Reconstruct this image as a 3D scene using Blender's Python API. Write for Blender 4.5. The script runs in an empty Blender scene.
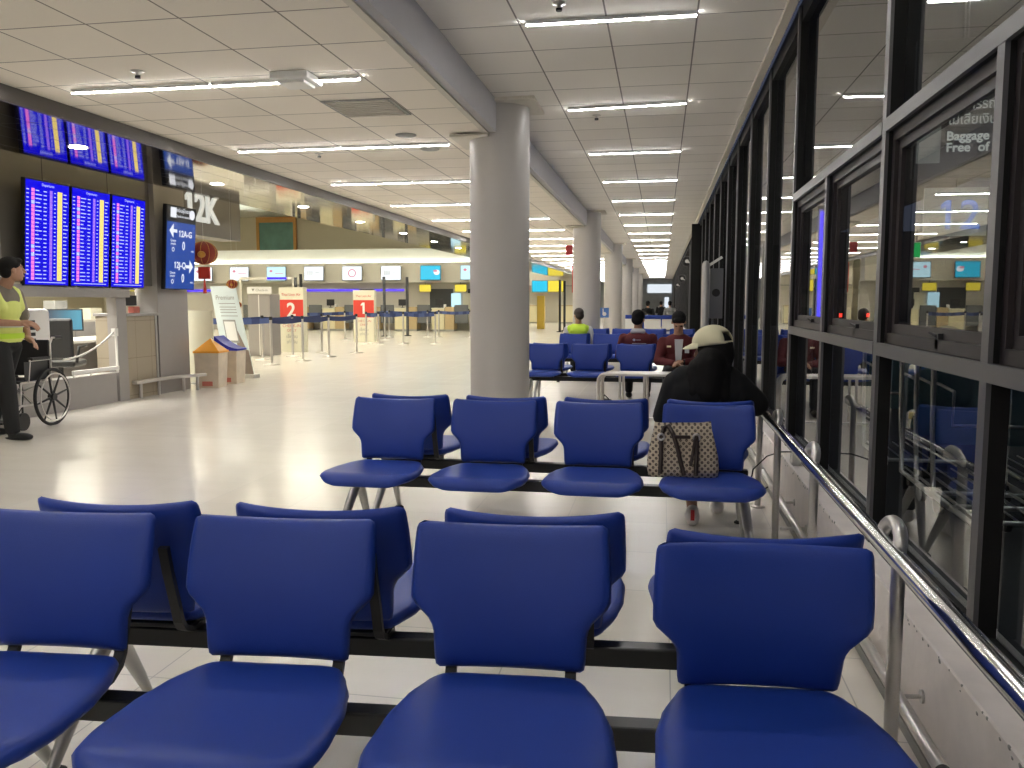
import bpy, bmesh, math, random
from mathutils import Vector, Matrix
random.seed(7)
C = bpy.context.scene.collection
PI = math.pi
R = math.radians

# ------------------------------------------------------------------ camera
cd = bpy.data.cameras.new('camera'); cam = bpy.data.objects.new('camera', cd); C.objects.link(cam)
H = 1.30; FPX = 832.0
phi = math.atan((384-302)/FPX)
psi = math.atan((662-512)/math.hypot(FPX, 82))
cam.location = (0, 0, H)
cam.rotation_euler = (PI/2-phi, 0, psi)
cd.sensor_fit = 'HORIZONTAL'; cd.sensor_width = 36.0; cd.lens = FPX/1024*36.0
cd.clip_start = 0.05; cd.clip_end = 300
bpy.context.scene.camera = cam
# ------------------------------------------------------------------ world: a dim night sky
w = bpy.data.worlds.new('night'); bpy.context.scene.world = w; w.use_nodes = True
w.node_tree.nodes['Background'].inputs[0].default_value = (0.012, 0.014, 0.022, 1)
w.node_tree.nodes['Background'].inputs[1].default_value = 1.0
vs = bpy.context.scene.view_settings
vs.view_transform = 'Standard'; vs.look = 'None'; vs.gamma = 1.0; vs.use_curve_mapping = False
vs.exposure = 1.75
EM = 0.30              # screens and signs are set against this exposure
TUBE = 28.0         # strength of every linear ceiling light
HALL = 13.0          # strength of the panels over the check-in hall
COVE = 2.4

# ------------------------------------------------------------------ materials
def nodes_of(m):
    m.use_nodes = True; nt = m.node_tree
    return nt, nt.nodes['Principled BSDF']
def sset(b, k, v):
    if k in b.inputs: b.inputs[k].default_value = v
def mat(name, col, rough=0.5, metal=0.0, emit=None, es=0.0, noise=0.0, nscale=8.0, bump=0.0, bscale=120.0, spec=None, coat=0.0):
    m = bpy.data.materials.new(name); nt, b = nodes_of(m)
    b.inputs['Base Color'].default_value = (*col, 1)
    b.inputs['Roughness'].default_value = rough
    b.inputs['Metallic'].default_value = metal
    if spec is not None: sset(b, 'Specular IOR Level', spec)
    if coat: sset(b, 'Coat Weight', coat); sset(b, 'Coat Roughness', 0.15)
    if emit is not None:
        sset(b, 'Emission Color', (*emit, 1)); sset(b, 'Emission Strength', es*(1 if es > 3.2 else EM))
    tc = nt.nodes.new('ShaderNodeTexCoord')
    nz = nt.nodes.new('ShaderNodeTexNoise'); nz.inputs['Scale'].default_value = nscale; nz.inputs['Detail'].default_value = 4
    nt.links.new(tc.outputs['Object'], nz.inputs['Vector'])
    if noise > 0:
        mx = nt.nodes.new('ShaderNodeMix'); mx.data_type = 'RGBA'
        mx.inputs[6].default_value = (*[c*(1-noise) for c in col], 1)
        mx.inputs[7].default_value = (*[min(1, c*(1+noise)) for c in col], 1)
        nt.links.new(nz.outputs['Fac'], mx.inputs[0]); nt.links.new(mx.outputs[2], b.inputs['Base Color'])
    if bump > 0:
        n2 = nt.nodes.new('ShaderNodeTexNoise'); n2.inputs['Scale'].default_value = bscale; n2.inputs['Detail'].default_value = 3
        nt.links.new(tc.outputs['Object'], n2.inputs['Vector'])
        bp = nt.nodes.new('ShaderNodeBump'); bp.inputs['Strength'].default_value = bump; bp.inputs['Distance'].default_value = 0.002
        nt.links.new(n2.outputs['Fac'], bp.inputs['Height']); nt.links.new(bp.outputs[0], b.inputs['Normal'])
    return m
def nmath(nt, op, a, b=None, c=None):
    n = nt.nodes.new('ShaderNodeMath'); n.operation = op
    for i, v in enumerate((a, b, c)):
        if v is None: continue
        if isinstance(v, (int, float)): n.inputs[i].default_value = v
        else: nt.links.new(v, n.inputs[i])
    return n.outputs[0]
def grid_mat(name, col, col2, line, x0, px, y0, py, lw, rough=0.6, vein=0.0, rough_line=0.8, axes=(0, 1), metal=0.0, spec=None):
    m = bpy.data.materials.new(name); nt, b = nodes_of(m)
    tc = nt.nodes.new('ShaderNodeTexCoord'); sp = nt.nodes.new('ShaderNodeSeparateXYZ')
    nt.links.new(tc.outputs['Object'], sp.inputs[0])
    ux = nmath(nt, 'DIVIDE', nmath(nt, 'SUBTRACT', sp.outputs[axes[0]], x0), px)
    uy = nmath(nt, 'DIVIDE', nmath(nt, 'SUBTRACT', sp.outputs[axes[1]], y0), py)
    fx = nmath(nt, 'ABSOLUTE', nmath(nt, 'SUBTRACT', nmath(nt, 'FRACT', nmath(nt, 'ADD', ux, 0.5)), 0.5))
    fy = nmath(nt, 'ABSOLUTE', nmath(nt, 'SUBTRACT', nmath(nt, 'FRACT', nmath(nt, 'ADD', uy, 0.5)), 0.5))
    lx = nmath(nt, 'LESS_THAN', fx, lw/px/2); ly = nmath(nt, 'LESS_THAN', fy, lw/py/2)
    ln = nmath(nt, 'MAXIMUM', lx, ly)
    cb = nt.nodes.new('ShaderNodeCombineXYZ')
    nt.links.new(nmath(nt, 'FLOOR', ux), cb.inputs[0]); nt.links.new(nmath(nt, 'FLOOR', uy), cb.inputs[1])
    wn = nt.nodes.new('ShaderNodeTexWhiteNoise'); wn.noise_dimensions = '2D'; nt.links.new(cb.outputs[0], wn.inputs['Vector'])
    nz = nt.nodes.new('ShaderNodeTexNoise'); nz.inputs['Scale'].default_value = 1.3; nz.inputs['Detail'].default_value = 6
    mp = nt.nodes.new('ShaderNodeMapping'); mp.inputs['Scale'].default_value = (1, 5, 1)
    nt.links.new(tc.outputs['Object'], mp.inputs[0]); nt.links.new(mp.outputs[0], nz.inputs['Vector'])
    f = nmath(nt, 'ADD', nmath(nt, 'MULTIPLY', wn.outputs['Value'], 1-vein), nmath(nt, 'MULTIPLY', nz.outputs['Fac'], vein))
    m1 = nt.nodes.new('ShaderNodeMix'); m1.data_type = 'RGBA'
    m1.inputs[6].default_value = (*col, 1); m1.inputs[7].default_value = (*col2, 1); nt.links.new(f, m1.inputs[0])
    m2 = nt.nodes.new('ShaderNodeMix'); m2.data_type = 'RGBA'
    nt.links.new(ln, m2.inputs[0]); nt.links.new(m1.outputs[2], m2.inputs[6]); m2.inputs[7].default_value = (*line, 1)
    nt.links.new(m2.outputs[2], b.inputs['Base Color'])
    nt.links.new(nmath(nt, 'ADD', nmath(nt, 'MULTIPLY', ln, rough_line-rough), rough), b.inputs['Roughness'])
    b.inputs['Metallic'].default_value = metal
    if spec is not None: sset(b, 'Specular IOR Level', spec)
    return m
def glass_mat(name, col, ior=1.7, rough=0.0):
    m = bpy.data.materials.new(name); nt, b = nodes_of(m)
    b.inputs['Base Color'].default_value = (*col, 1); b.inputs['Roughness'].default_value = rough
    sset(b, 'Transmission Weight', 1.0); sset(b, 'IOR', ior)
    return m
def stripes_mat(name, c1, c2, scale, axis, rough=0.7):
    m = bpy.data.materials.new(name); nt, b = nodes_of(m)
    tc = nt.nodes.new('ShaderNodeTexCoord'); sp = nt.nodes.new('ShaderNodeSeparateXYZ'); nt.links.new(tc.outputs['Object'], sp.inputs[0])
    f = nmath(nt, 'GREATER_THAN', nmath(nt, 'FRACT', nmath(nt, 'MULTIPLY', sp.outputs[axis], scale)), 0.45)
    mx = nt.nodes.new('ShaderNodeMix'); mx.data_type = 'RGBA'; nt.links.new(f, mx.inputs[0])
    mx.inputs[6].default_value = (*c1, 1); mx.inputs[7].default_value = (*c2, 1)
    nt.links.new(mx.outputs[2], b.inputs['Base Color']); b.inputs['Roughness'].default_value = rough
    return m
def monogram_mat():
    m = bpy.data.materials.new('monogram_canvas'); nt, b = nodes_of(m)
    tc = nt.nodes.new('ShaderNodeTexCoord'); sp = nt.nodes.new('ShaderNodeSeparateXYZ'); nt.links.new(tc.outputs['Object'], sp.inputs[0])
    s = 34.0
    a = nmath(nt, 'ADD', sp.outputs[0], sp.outputs[2]); d = nmath(nt, 'SUBTRACT', sp.outputs[0], sp.outputs[2])
    fa = nmath(nt, 'ABSOLUTE', nmath(nt, 'SUBTRACT', nmath(nt, 'FRACT', nmath(nt, 'MULTIPLY', a, s)), 0.5))
    fd = nmath(nt, 'ABSOLUTE', nmath(nt, 'SUBTRACT', nmath(nt, 'FRACT', nmath(nt, 'MULTIPLY', d, s)), 0.5))
    r = nmath(nt, 'ADD', nmath(nt, 'POWER', fa, 2.0), nmath(nt, 'POWER', fd, 2.0))
    f = nmath(nt, 'MULTIPLY', nmath(nt, 'LESS_THAN', r, 0.10), nmath(nt, 'GREATER_THAN', r, 0.006))
    mx = nt.nodes.new('ShaderNodeMix'); mx.data_type = 'RGBA'; nt.links.new(f, mx.inputs[0])
    mx.inputs[6].default_value = (0.50, 0.42, 0.31, 1); mx.inputs[7].default_value = (0.055, 0.036, 0.030, 1)
    nt.links.new(mx.outputs[2], b.inputs['Base Color']); b.inputs['Roughness'].default_value = 0.7
    return m
def gradient_emit(name, c1, c2, axis, lo, hi, s):     # a picture shown on a lit screen
    m = bpy.data.materials.new(name); nt, b = nodes_of(m)
    tc = nt.nodes.new('ShaderNodeTexCoord'); sp = nt.nodes.new('ShaderNodeSeparateXYZ'); nt.links.new(tc.outputs['Object'], sp.inputs[0])
    f = nmath(nt, 'DIVIDE', nmath(nt, 'SUBTRACT', sp.outputs[axis], lo), hi-lo)
    mx = nt.nodes.new('ShaderNodeMix'); mx.data_type = 'RGBA'; nt.links.new(f, mx.inputs[0])
    mx.inputs[6].default_value = (*c1, 1); mx.inputs[7].default_value = (*c2, 1)
    b.inputs['Base Color'].default_value = (0.02, 0.02, 0.02, 1)
    nt.links.new(mx.outputs[2], b.inputs['Emission Color']); sset(b, 'Emission Strength', s*EM)
    return m

M = {}
M['ceil_r'] = grid_mat('ceiling_tile_right', (0.78, 0.75, 0.70), (0.84, 0.81, 0.76), (0.22, 0.21, 0.20), -0.40, 0.598, 5.866, 0.598, 0.012, 0.9)
M['ceil_l'] = grid_mat('ceiling_tile_left', (0.80, 0.745, 0.65), (0.86, 0.80, 0.71), (0.25, 0.22, 0.19), -2.72, 0.592, 5.08, 0.598, 0.012, 0.9)
M['floor'] = grid_mat('floor_tile', (0.73, 0.69, 0.61), (0.85, 0.81, 0.73), (0.42, 0.40, 0.36), 0.05, 0.591, 2.52, 0.591, 0.005, 0.20, vein=0.7, rough_line=0.5)
M['plaster'] = mat('painted_plaster', (0.75, 0.73, 0.68), 0.8, noise=0.04)
M['trim'] = mat('painted_trim', (0.66, 0.62, 0.54), 0.7, noise=0.03)
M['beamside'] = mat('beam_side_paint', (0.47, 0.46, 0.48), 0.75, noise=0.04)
M['column'] = mat('column_paint', (0.49, 0.465, 0.44), 0.42, noise=0.03, nscale=2)
M['curb'] = mat('chipped_curb_paint', (0.82, 0.76, 0.73), 0.6, noise=0.12, nscale=9, bump=0.5, bscale=40)
M['frame'] = mat('black_window_frame', (0.006, 0.0055, 0.005), 0.6, spec=0.3)
M['frameface'] = mat('grey_aluminium_face', (0.13, 0.127, 0.132), 0.42, 0.35)
M['sash'] = mat('brown_sash', (0.022, 0.016, 0.017), 0.5)
M['pane'] = glass_mat('window_glass', (0.94, 0.97, 0.95))
M['vinyl'] = mat('blue_vinyl', (0.014, 0.046, 0.30), 0.42, bump=0.25, bscale=420, spec=0.38)
M['black'] = mat('black_plastic', (0.012, 0.012, 0.013), 0.42)
M['blackmetal'] = mat('black_beam_paint', (0.008, 0.0085, 0.009), 0.38)
M['rubber'] = mat('black_rubber', (0.015, 0.015, 0.015), 0.7)
M['alu'] = mat('cast_aluminium', (0.52, 0.51, 0.49), 0.38, 0.75)
M['chrome'] = mat('polished_steel', (0.80, 0.79, 0.80), 0.14, 1.0)
M['brushed'] = mat('brushed_steel', (0.62, 0.60, 0.58), 0.33, 1.0)
M['tube'] = mat('lit_diffuser', (1, 1, 1), 0.5, emit=(1.0, 0.985, 0.965), es=TUBE)
M['hall'] = mat('added_hall_glow', (1, 1, 1), 0.5, emit=(1.0, 0.94, 0.77), es=HALL)
M['cove'] = mat('lit_cove_strip', (1, 1, 1), 0.5, emit=(0.86, 1.0, 0.88), es=COVE*5)
M['spot'] = mat('lit_downlight', (1, 1, 1), 0.5, emit=(1.0, 0.97, 0.88), es=22)
M['boothfill'] = mat('booth_fill_glow', (1, 1, 1), 0.5, emit=(1.0, 0.97, 0.9), es=7)
M['letterlit'] = mat('backlit_letter', (0.4, 0.4, 0.4), 0.4, emit=(0.75, 0.76, 0.7), es=0.7)
M['outfill'] = mat('outside_fill_glow', (1, 1, 1), 0.5, emit=(0.9, 1.0, 1.0), es=4.5)
M['white'] = mat('white_plastic', (0.78, 0.77, 0.74), 0.45)
M['housing'] = mat('white_light_housing', (0.75, 0.75, 0.73), 0.6)
M['mirror'] = grid_mat('polished_soffit_panel', (0.36, 0.33, 0.29), (0.38, 0.35, 0.31), (0.05, 0.045, 0.04), -4.83, 0.33, 6.25, 1.35, 0.008, 0.065, metal=1.0, rough_line=0.4)
M['fascia'] = mat('brown_fascia', (0.085, 0.075, 0.066), 0.4, 0.4)
M['clad'] = grid_mat('wall_cladding', (0.19, 0.175, 0.155), (0.205, 0.19, 0.165), (0.03, 0.028, 0.025), 8.67, 1.15, 0.0, 9.0, 0.012, 0.45, metal=0.3, axes=(1, 2))
M['cladlight'] = mat('grey_cladding', (0.36, 0.34, 0.325), 0.4, 0.3, noise=0.03)
M['stone'] = grid_mat('travertine', (0.33, 0.28, 0.205), (0.38, 0.325, 0.24), (0.22, 0.18, 0.13), 0.2, 0.34, 0.55, 0.5, 0.006, 0.5, vein=0.6, axes=(1, 2))
M['screenblue'] = mat('screen_blue', (0.0, 0.0, 0.01), 0.6, emit=(0.004, 0.002, 0.80), es=1.0, spec=0.15)
M['scrwhite'] = mat('screen_text', (0, 0, 0), 0.5, emit=(0.55, 0.6, 1.0), es=1.1)
M['scrpink'] = mat('screen_pink', (0, 0, 0), 0.5, emit=(1.0, 0.22, 0.75), es=1.1)
M['scrlilac'] = mat('screen_lilac', (0, 0, 0), 0.5, emit=(0.35, 0.16, 1.0), es=1.1)
M['scryellow'] = mat('screen_yellow', (0, 0, 0), 0.5, emit=(1.0, 0.78, 0.22), es=1.1)
M['signblue'] = mat('sign_blue', (0.0, 0.0, 0.02), 0.3, emit=(0.006, 0.060, 0.36), es=0.9)
M['signwhite'] = mat('sign_white', (0, 0, 0), 0.5, emit=(0.85, 0.88, 0.95), es=1.0)
M['redsign'] = mat('red_print', (0.62, 0.045, 0.03), 0.5)
M['reddim'] = mat('dull_red_print', (0.55, 0.16, 0.12), 0.6)
M['greyprint'] = mat('grey_print', (0.30, 0.30, 0.28), 0.6)
M['cream'] = mat('cream_board', (0.72, 0.70, 0.56), 0.55)
M['cream2'] = mat('cream_desk', (0.70, 0.64, 0.42), 0.45)
M['wood'] = mat('pale_wood', (0.48, 0.36, 0.19), 0.5, noise=0.06)
M['greypanel'] = mat('grey_desk_panel', (0.12, 0.125, 0.13), 0.5)
M['navy'] = stripes_mat('navy_belt', (0.015, 0.03, 0.12), (0.05, 0.08, 0.22), 3.0, 0)
M['skin'] = mat('skin', (0.42, 0.23, 0.15), 0.55, noise=0.05, nscale=12)
M['hair'] = mat('black_hair', (0.007, 0.006, 0.006), 0.7, spec=0.2, bump=0.6, bscale=180)
M['hairbrown'] = mat('dark_brown_hair', (0.022, 0.012, 0.008), 0.5, bump=0.6, bscale=180)
M['maroon'] = mat('maroon_jacket_cloth', (0.105, 0.010, 0.013), 0.75, noise=0.12, nscale=20)
M['vest'] = mat('lime_safety_vest', (0.55, 0.80, 0.05), 0.6, emit=(0.5, 0.8, 0.05), es=0.0, noise=0.05)
M['vestpale'] = mat('pale_yellow_vest', (0.72, 0.80, 0.22), 0.6, noise=0.05)
M['reflect'] = mat('reflective_tape', (0.62, 0.64, 0.60), 0.35, 0.4)
M['khaki'] = mat('khaki_shirt', (0.20, 0.175, 0.14), 0.8, noise=0.08)
M['blackcloth'] = mat('black_cloth', (0.006, 0.006, 0.0065), 0.9, noise=0.3, nscale=14)
M['darktrouser'] = mat('charcoal_trousers', (0.013, 0.013, 0.014), 0.85, noise=0.2)
M['cap'] = mat('cream_cap', (0.74, 0.69, 0.47), 0.8, noise=0.05, bump=0.3, bscale=200)
M['shirt'] = mat('white_shirt', (0.55, 0.55, 0.58), 0.8)
M['shoe'] = mat('white_shoe', (0.75, 0.72, 0.70), 0.6)
M['shoered'] = mat('red_shoe_trim', (0.55, 0.03, 0.03), 0.6)
M['mono'] = monogram_mat()
M['strap'] = mat('dark_brown_strap', (0.03, 0.016, 0.012), 0.45)
M['orange'] = mat('orange_lid', (0.85, 0.36, 0.02), 0.4)
M['bluelid'] = mat('blue_lid', (0.012, 0.02, 0.42), 0.4)
M['acrylic'] = mat('frosted_acrylic', (0.62, 0.52, 0.40), 0.3, noise=0.22, nscale=6)
M['lantern'] = mat('red_lantern_cloth', (0.24, 0.022, 0.010), 0.6, noise=0.2, nscale=10)
M['gold'] = mat('gold_print', (0.55, 0.27, 0.05), 0.4, 0.5)
M['bannerblue'] = mat('banner_pale_blue', (0.66, 0.74, 0.74), 0.5, noise=0.1, nscale=3)
M['bannertan'] = mat('banner_tan', (0.24, 0.19, 0.155), 0.5, noise=0.35, nscale=5)
M['hallwall'] = mat('hall_wall', (0.50, 0.45, 0.33), 0.7, noise=0.05, nscale=1)
M['hallgrey'] = mat('hall_bulkhead', (0.56, 0.53, 0.46), 0.5, noise=0.03)
M['monwhite'] = mat('monitor_white', (0, 0, 0), 0.4, emit=(0.85, 0.92, 0.95), es=1.3)
M['moncyan'] = mat('monitor_cyan', (0, 0, 0), 0.4, emit=(0.01, 0.62, 0.92), es=0.95)
M['monpale'] = mat('monitor_pale', (0, 0, 0), 0.4, emit=(0.55, 0.85, 0.95), es=1.2)
M['monyellow'] = mat('monitor_yellow', (0, 0, 0), 0.4, emit=(1.0, 0.80, 0.06), es=0.95)
M['monpink'] = mat('monitor_pink', (0, 0, 0), 0.4, emit=(0.85, 0.25, 0.35), es=0.9)
M['neon'] = mat('blue_neon', (0, 0, 0), 0.4, emit=(0.10, 0.05, 1.0), es=1.3)
M['led'] = mat('blue_led', (0, 0, 0), 0.4, emit=(0.03, 0.01, 1.0), es=2.6)
M['exitgreen'] = mat('exit_green', (0, 0.1, 0.02), 0.4, emit=(0.02, 0.55, 0.12), es=0.9)
M['tail'] = mat('red_tail_light', (0.1, 0, 0), 0.4, emit=(1.0, 0.05, 0.03), es=3.0)
M['asphalt'] = mat('asphalt', (0.05, 0.05, 0.052), 0.8, noise=0.2)
M['carpaint'] = mat('dark_car_paint', (0.02, 0.022, 0.03), 0.25, 0.3)
M['teal'] = mat('teal_board', (0.07, 0.15, 0.17), 0.4)
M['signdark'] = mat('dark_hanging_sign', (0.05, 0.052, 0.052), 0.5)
M['signtext'] = mat('pale_lettering', (0.6, 0.62, 0.6), 0.5, emit=(0.6, 0.64, 0.6), es=0.55)
M['num12'] = mat('blue_numeral', (0.05, 0.1, 0.3), 0.5, emit=(0.10, 0.24, 0.75), es=0.8)
M['pale'] = mat('pale_board', (0.40, 0.44, 0.42), 0.5, emit=(0.4, 0.44, 0.42), es=0.12)
M['deskpic'] = gradient_emit('desk_screen_picture', (0.0, 0.01, 0.05), (0.05, 0.35, 0.5), 1, -0.2, 0.2, 0.9)
M['redbox'] = mat('red_box_paint', (0.35, 0.02, 0.02), 0.5)
M['yellowpost'] = mat('yellow_post_paint', (0.75, 0.50, 0.06), 0.45)
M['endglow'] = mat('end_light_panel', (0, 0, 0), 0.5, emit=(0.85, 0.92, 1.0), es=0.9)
M['endgrey'] = mat('end_wall_grey', (0.22, 0.23, 0.24), 0.7, noise=0.3, nscale=2)
M['picture'] = mat('teal_picture', (0.10, 0.22, 0.18), 0.5, noise=0.4, nscale=2)
M['goldframe'] = mat('gold_frame', (0.42, 0.22, 0.06), 0.45, 0.4)
M['eye'] = mat('eye_dark', (0.02, 0.012, 0.01), 0.2)

# ------------------------------------------------------------------ mesh helpers
class MB:
    def __init__(s): s.v = []; s.f = []; s.m = []; s.sm = []
    def add(s, vs, fs, mi=0, smooth=False):
        o = len(s.v); s.v += [tuple(p) for p in vs]
        for f in fs: s.f.append(tuple(i+o for i in f)); s.m.append(mi); s.sm.append(smooth)
        return s
    def box(s, x0, x1, y0, y1, z0, z1, mi=0, ch=0.0):
        if ch <= 0:
            v = [(x0,y0,z0),(x1,y0,z0),(x1,y1,z0),(x0,y1,z0),(x0,y0,z1),(x1,y0,z1),(x1,y1,z1),(x0,y1,z1)]
            return s.add(v, [(0,3,2,1),(4,5,6,7),(0,1,5,4),(1,2,6,5),(2,3,7,6),(3,0,4,7)], mi)
        bm = bmesh.new(); bmesh.ops.create_cube(bm, size=1)
        for p in bm.verts: p.co = ((x0+x1)/2+p.co.x*(x1-x0), (y0+y1)/2+p.co.y*(y1-y0), (z0+z1)/2+p.co.z*(z1-z0))
        bmesh.ops.bevel(bm, geom=list(bm.edges), offset=ch, segments=2, affect='EDGES', profile=0.5)
        s.bm(bm, mi, False); bm.free(); return s
    def bm(s, bm, mi=0, smooth=True):
        bm.verts.ensure_lookup_table()
        for i, p in enumerate(bm.verts): p.index = i
        return s.add([tuple(p.co) for p in bm.verts], [tuple(q.index for q in f.verts) for f in bm.faces], mi, smooth)
    def cone(s, a, b, r0, r1, n=16, mi=0, smooth=True, caps=True):
        a = Vector(a); b = Vector(b); d = (b-a).normalized()
        u = d.orthogonal().normalized(); w_ = d.cross(u)
        v = []
        for p, r in ((a, r0), (b, r1)):
            for i in range(n):
                t = 2*PI*i/n; v.append(tuple(p+u*math.cos(t)*r+w_*math.sin(t)*r))
        f = [(i, (i+1) % n, n+(i+1) % n, n+i) for i in range(n)]
        s.add(v, f, mi, smooth)
        if caps:
            s.add(v[:n], [tuple(range(n))[::-1]], mi); s.add(v[n:], [tuple(range(n))], mi)
        return s
    def path(s, pts, r, n=12, mi=0, caps=True):      # round tube along a polyline, r number or list
        P = [Vector(p) for p in pts]; N = len(P)
        rs = r if isinstance(r, (list, tuple)) else [r]*N
        u = None; v = []
        for i in range(N):
            d = (P[min(i+1, N-1)]-P[max(i-1, 0)]).normalized()
            if u is None: u = d.orthogonal().normalized()
            else:
                u = (u-d*u.dot(d))
                u = u.normalized() if u.length > 1e-6 else d.orthogonal().normalized()
            w_ = d.cross(u)
            for k in range(n):
                t = 2*PI*k/n; v.append(tuple(P[i]+u*math.cos(t)*rs[i]+w_*math.sin(t)*rs[i]))
        f = []
        for i in range(N-1):
            for k in range(n): f.append((i*n+k, i*n+(k+1) % n, (i+1)*n+(k+1) % n, (i+1)*n+k))
        s.add(v, f, mi, True)
        if caps: s.add(v[:n], [tuple(range(n))[::-1]], mi); s.add(v[-n:], [tuple(range(n))], mi)
        return s
    def ball(s, c, r, mi=0, nu=16, nv=12, rot=None):
        rx, ry, rz = (r, r, r) if isinstance(r, (int, float)) else r
        v = []; f = []
        for j in range(nv+1):
            a = PI*j/nv
            for i in range(nu):
                t = 2*PI*i/nu
                p = Vector((rx*math.sin(a)*math.cos(t), ry*math.sin(a)*math.sin(t), rz*math.cos(a)))
                if rot: p = rot @ p
                v.append(tuple(p+Vector(c)))
        for j in range(nv):
            for i in range(nu): f.append((j*nu+i, (j+1)*nu+i, (j+1)*nu+(i+1) % nu, j*nu+(i+1) % nu))
        return s.add(v, f, mi, True)
    def lathe(s, prof, c=(0, 0, 0), n=32, mi=0, smooth=True):
        v = []; f = []
        for (r, z) in prof:
            for i in range(n):
                t = 2*PI*i/n; v.append((c[0]+r*math.cos(t), c[1]+r*math.sin(t), c[2]+z))
        for j in range(len(prof)-1):
            for i in range(n): f.append((j*n+i, j*n+(i+1) % n, (j+1)*n+(i+1) % n, (j+1)*n+i))
        return s.add(v, f, mi, smooth)
    def prism(s, pts, a, b, axis=0, mi=0):           # polygon (2D) extruded along an axis
        def q(p, t):
            l = [p[0], p[1]]; l.insert(axis, t); return tuple(l)
        n = len(pts); v = [q(p, a) for p in pts]+[q(p, b) for p in pts]
        f = [tuple(range(n)), tuple(range(2*n-1, n-1, -1))]+[(i, n+i, n+(i+1) % n, (i+1) % n) for i in range(n)]
        return s.add(v, f, mi)
    def sweep(s, yz, wdt, th, x, mi=0):              # flat bar bent in the YZ plane
        v = []; N = len(yz)
        for i in range(N):
            a = Vector(yz[max(i-1, 0)]); b = Vector(yz[min(i+1, N-1)]); d = (b-a).normalized(); nn = Vector((-d.y, d.x))
            for sx, sn in ((-1, -1), (1, -1), (1, 1), (-1, 1)):
                p = Vector(yz[i])+nn*sn*th/2; v.append((x+sx*wdt/2, p.x, p.y))
        f = []
        for i in range(N-1):
            for k in range(4): f.append((i*4+k, i*4+(k+1) % 4, (i+1)*4+(k+1) % 4, (i+1)*4+k))
        f += [(3, 2, 1, 0), tuple((N-1)*4+k for k in range(4))]
        return s.add(v, f, mi)
    def build(s, name, mats, parent=None, loc=None):
        me = bpy.data.meshes.new(name); me.from_pydata(s.v, [], s.f)
        if not isinstance(mats, (list, tuple)): mats = [mats]
        for m in mats: me.materials.append(M[m] if isinstance(m, str) else m)
        for p, mi, sm in zip(me.polygons, s.m, s.sm): p.material_index = mi; p.use_smooth = sm
        me.update()
        bm = bmesh.new(); bm.from_mesh(me); bmesh.ops.recalc_face_normals(bm, faces=bm.faces); bm.to_mesh(me); bm.free()
        o = bpy.data.objects.new(name, me); C.objects.link(o)
        if loc: o.location = loc
        if parent: o.parent = parent
        return o
def thing(name, label, cat, loc=(0, 0, 0), rz=0, group=None):
    o = bpy.data.objects.new(name, None); C.objects.link(o); o.location = loc; o.rotation_euler = (0, 0, rz)
    o.empty_display_size = 0.1
    return tag(o, label, cat, group)
def tag(o, label, cat, group=None, kind=None):
    o['label'] = label; o['category'] = cat
    if group: o['group'] = group
    if kind: o['kind'] = kind
    return o
def struct(o):
    o['kind'] = 'structure'; return o
def copy_tree(o, parent=None):
    c = o.copy(); C.objects.link(c)
    if parent: c.parent = parent
    for ch in list(o.children): copy_tree(ch, c)
    return c
_dg = None
def text(name, body, size, loc, rot, m, parent, ext=0.002, align='CENTER', sx=1.0, bold=0.0):
    cu = bpy.data.curves.new(name, 'FONT'); cu.body = body; cu.size = size; cu.extrude = ext; cu.offset = bold
    cu.align_x = align; cu.align_y = 'CENTER'; cu.resolution_u = 3
    o = bpy.data.objects.new(name, cu); C.objects.link(o)
    bpy.context.view_layer.update()
    me = bpy.data.meshes.new_from_object(o.evaluated_get(bpy.context.evaluated_depsgraph_get()))
    bpy.data.objects.remove(o); bpy.data.curves.remove(cu)
    if body[0] == '1':                                   # the flag of the figure 1
        bm = bmesh.new(); bm.from_mesh(me)
        xl = min(v.co.x for v in bm.verts); yt = max(v.co.y for v in bm.verts if v.co.x < xl+0.05*size); h = size*0.7
        pf = [(xl+0.01*h, yt), (xl-0.17*h, yt-0.17*h), (xl-0.17*h, yt-0.33*h), (xl+0.01*h, yt-0.21*h)]
        a = [bm.verts.new((x, y, z)) for z in (-ext, ext) for x, y in pf]
        for f in ((3, 2, 1, 0), (4, 5, 6, 7), (0, 1, 5, 4), (1, 2, 6, 5), (2, 3, 7, 6), (3, 0, 4, 7)): bm.faces.new([a[i] for i in f])
        bm.to_mesh(me); bm.free()
    me.materials.clear(); me.materials.append(M[m])
    q = bpy.data.objects.new(name, me); C.objects.link(q); q.location = loc; q.rotation_euler = rot; q.scale = (sx, 1, 1)
    if parent: q.parent = parent
    return q
FRONT = (PI/2, 0, 0)            # text facing the camera side (-y)
EAST = (PI/2, 0, PI/2)          # text on a face that looks towards +x
ORD = ['nearest', 'second', 'third', 'fourth', 'fifth', 'sixth', 'seventh', 'eighth', 'ninth', 'tenth', 'eleventh', 'twelfth',
       'thirteenth', 'fourteenth', 'fifteenth', 'sixteenth', 'seventeenth', 'eighteenth', 'nineteenth', 'twentieth', 'twenty-first', 'twenty-second', 'twenty-third', 'twenty-fourth', 'twenty-fifth', 'twenty-sixth']
def interp(tab, v):
    for (a, x), (b, y) in zip(tab, tab[1:]):
        if v <= b: t = (v-a)/(b-a); t = t*t*(3-2*t)*0.35+t*0.65; return x+(y-x)*t
    return tab[-1][1]

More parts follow.
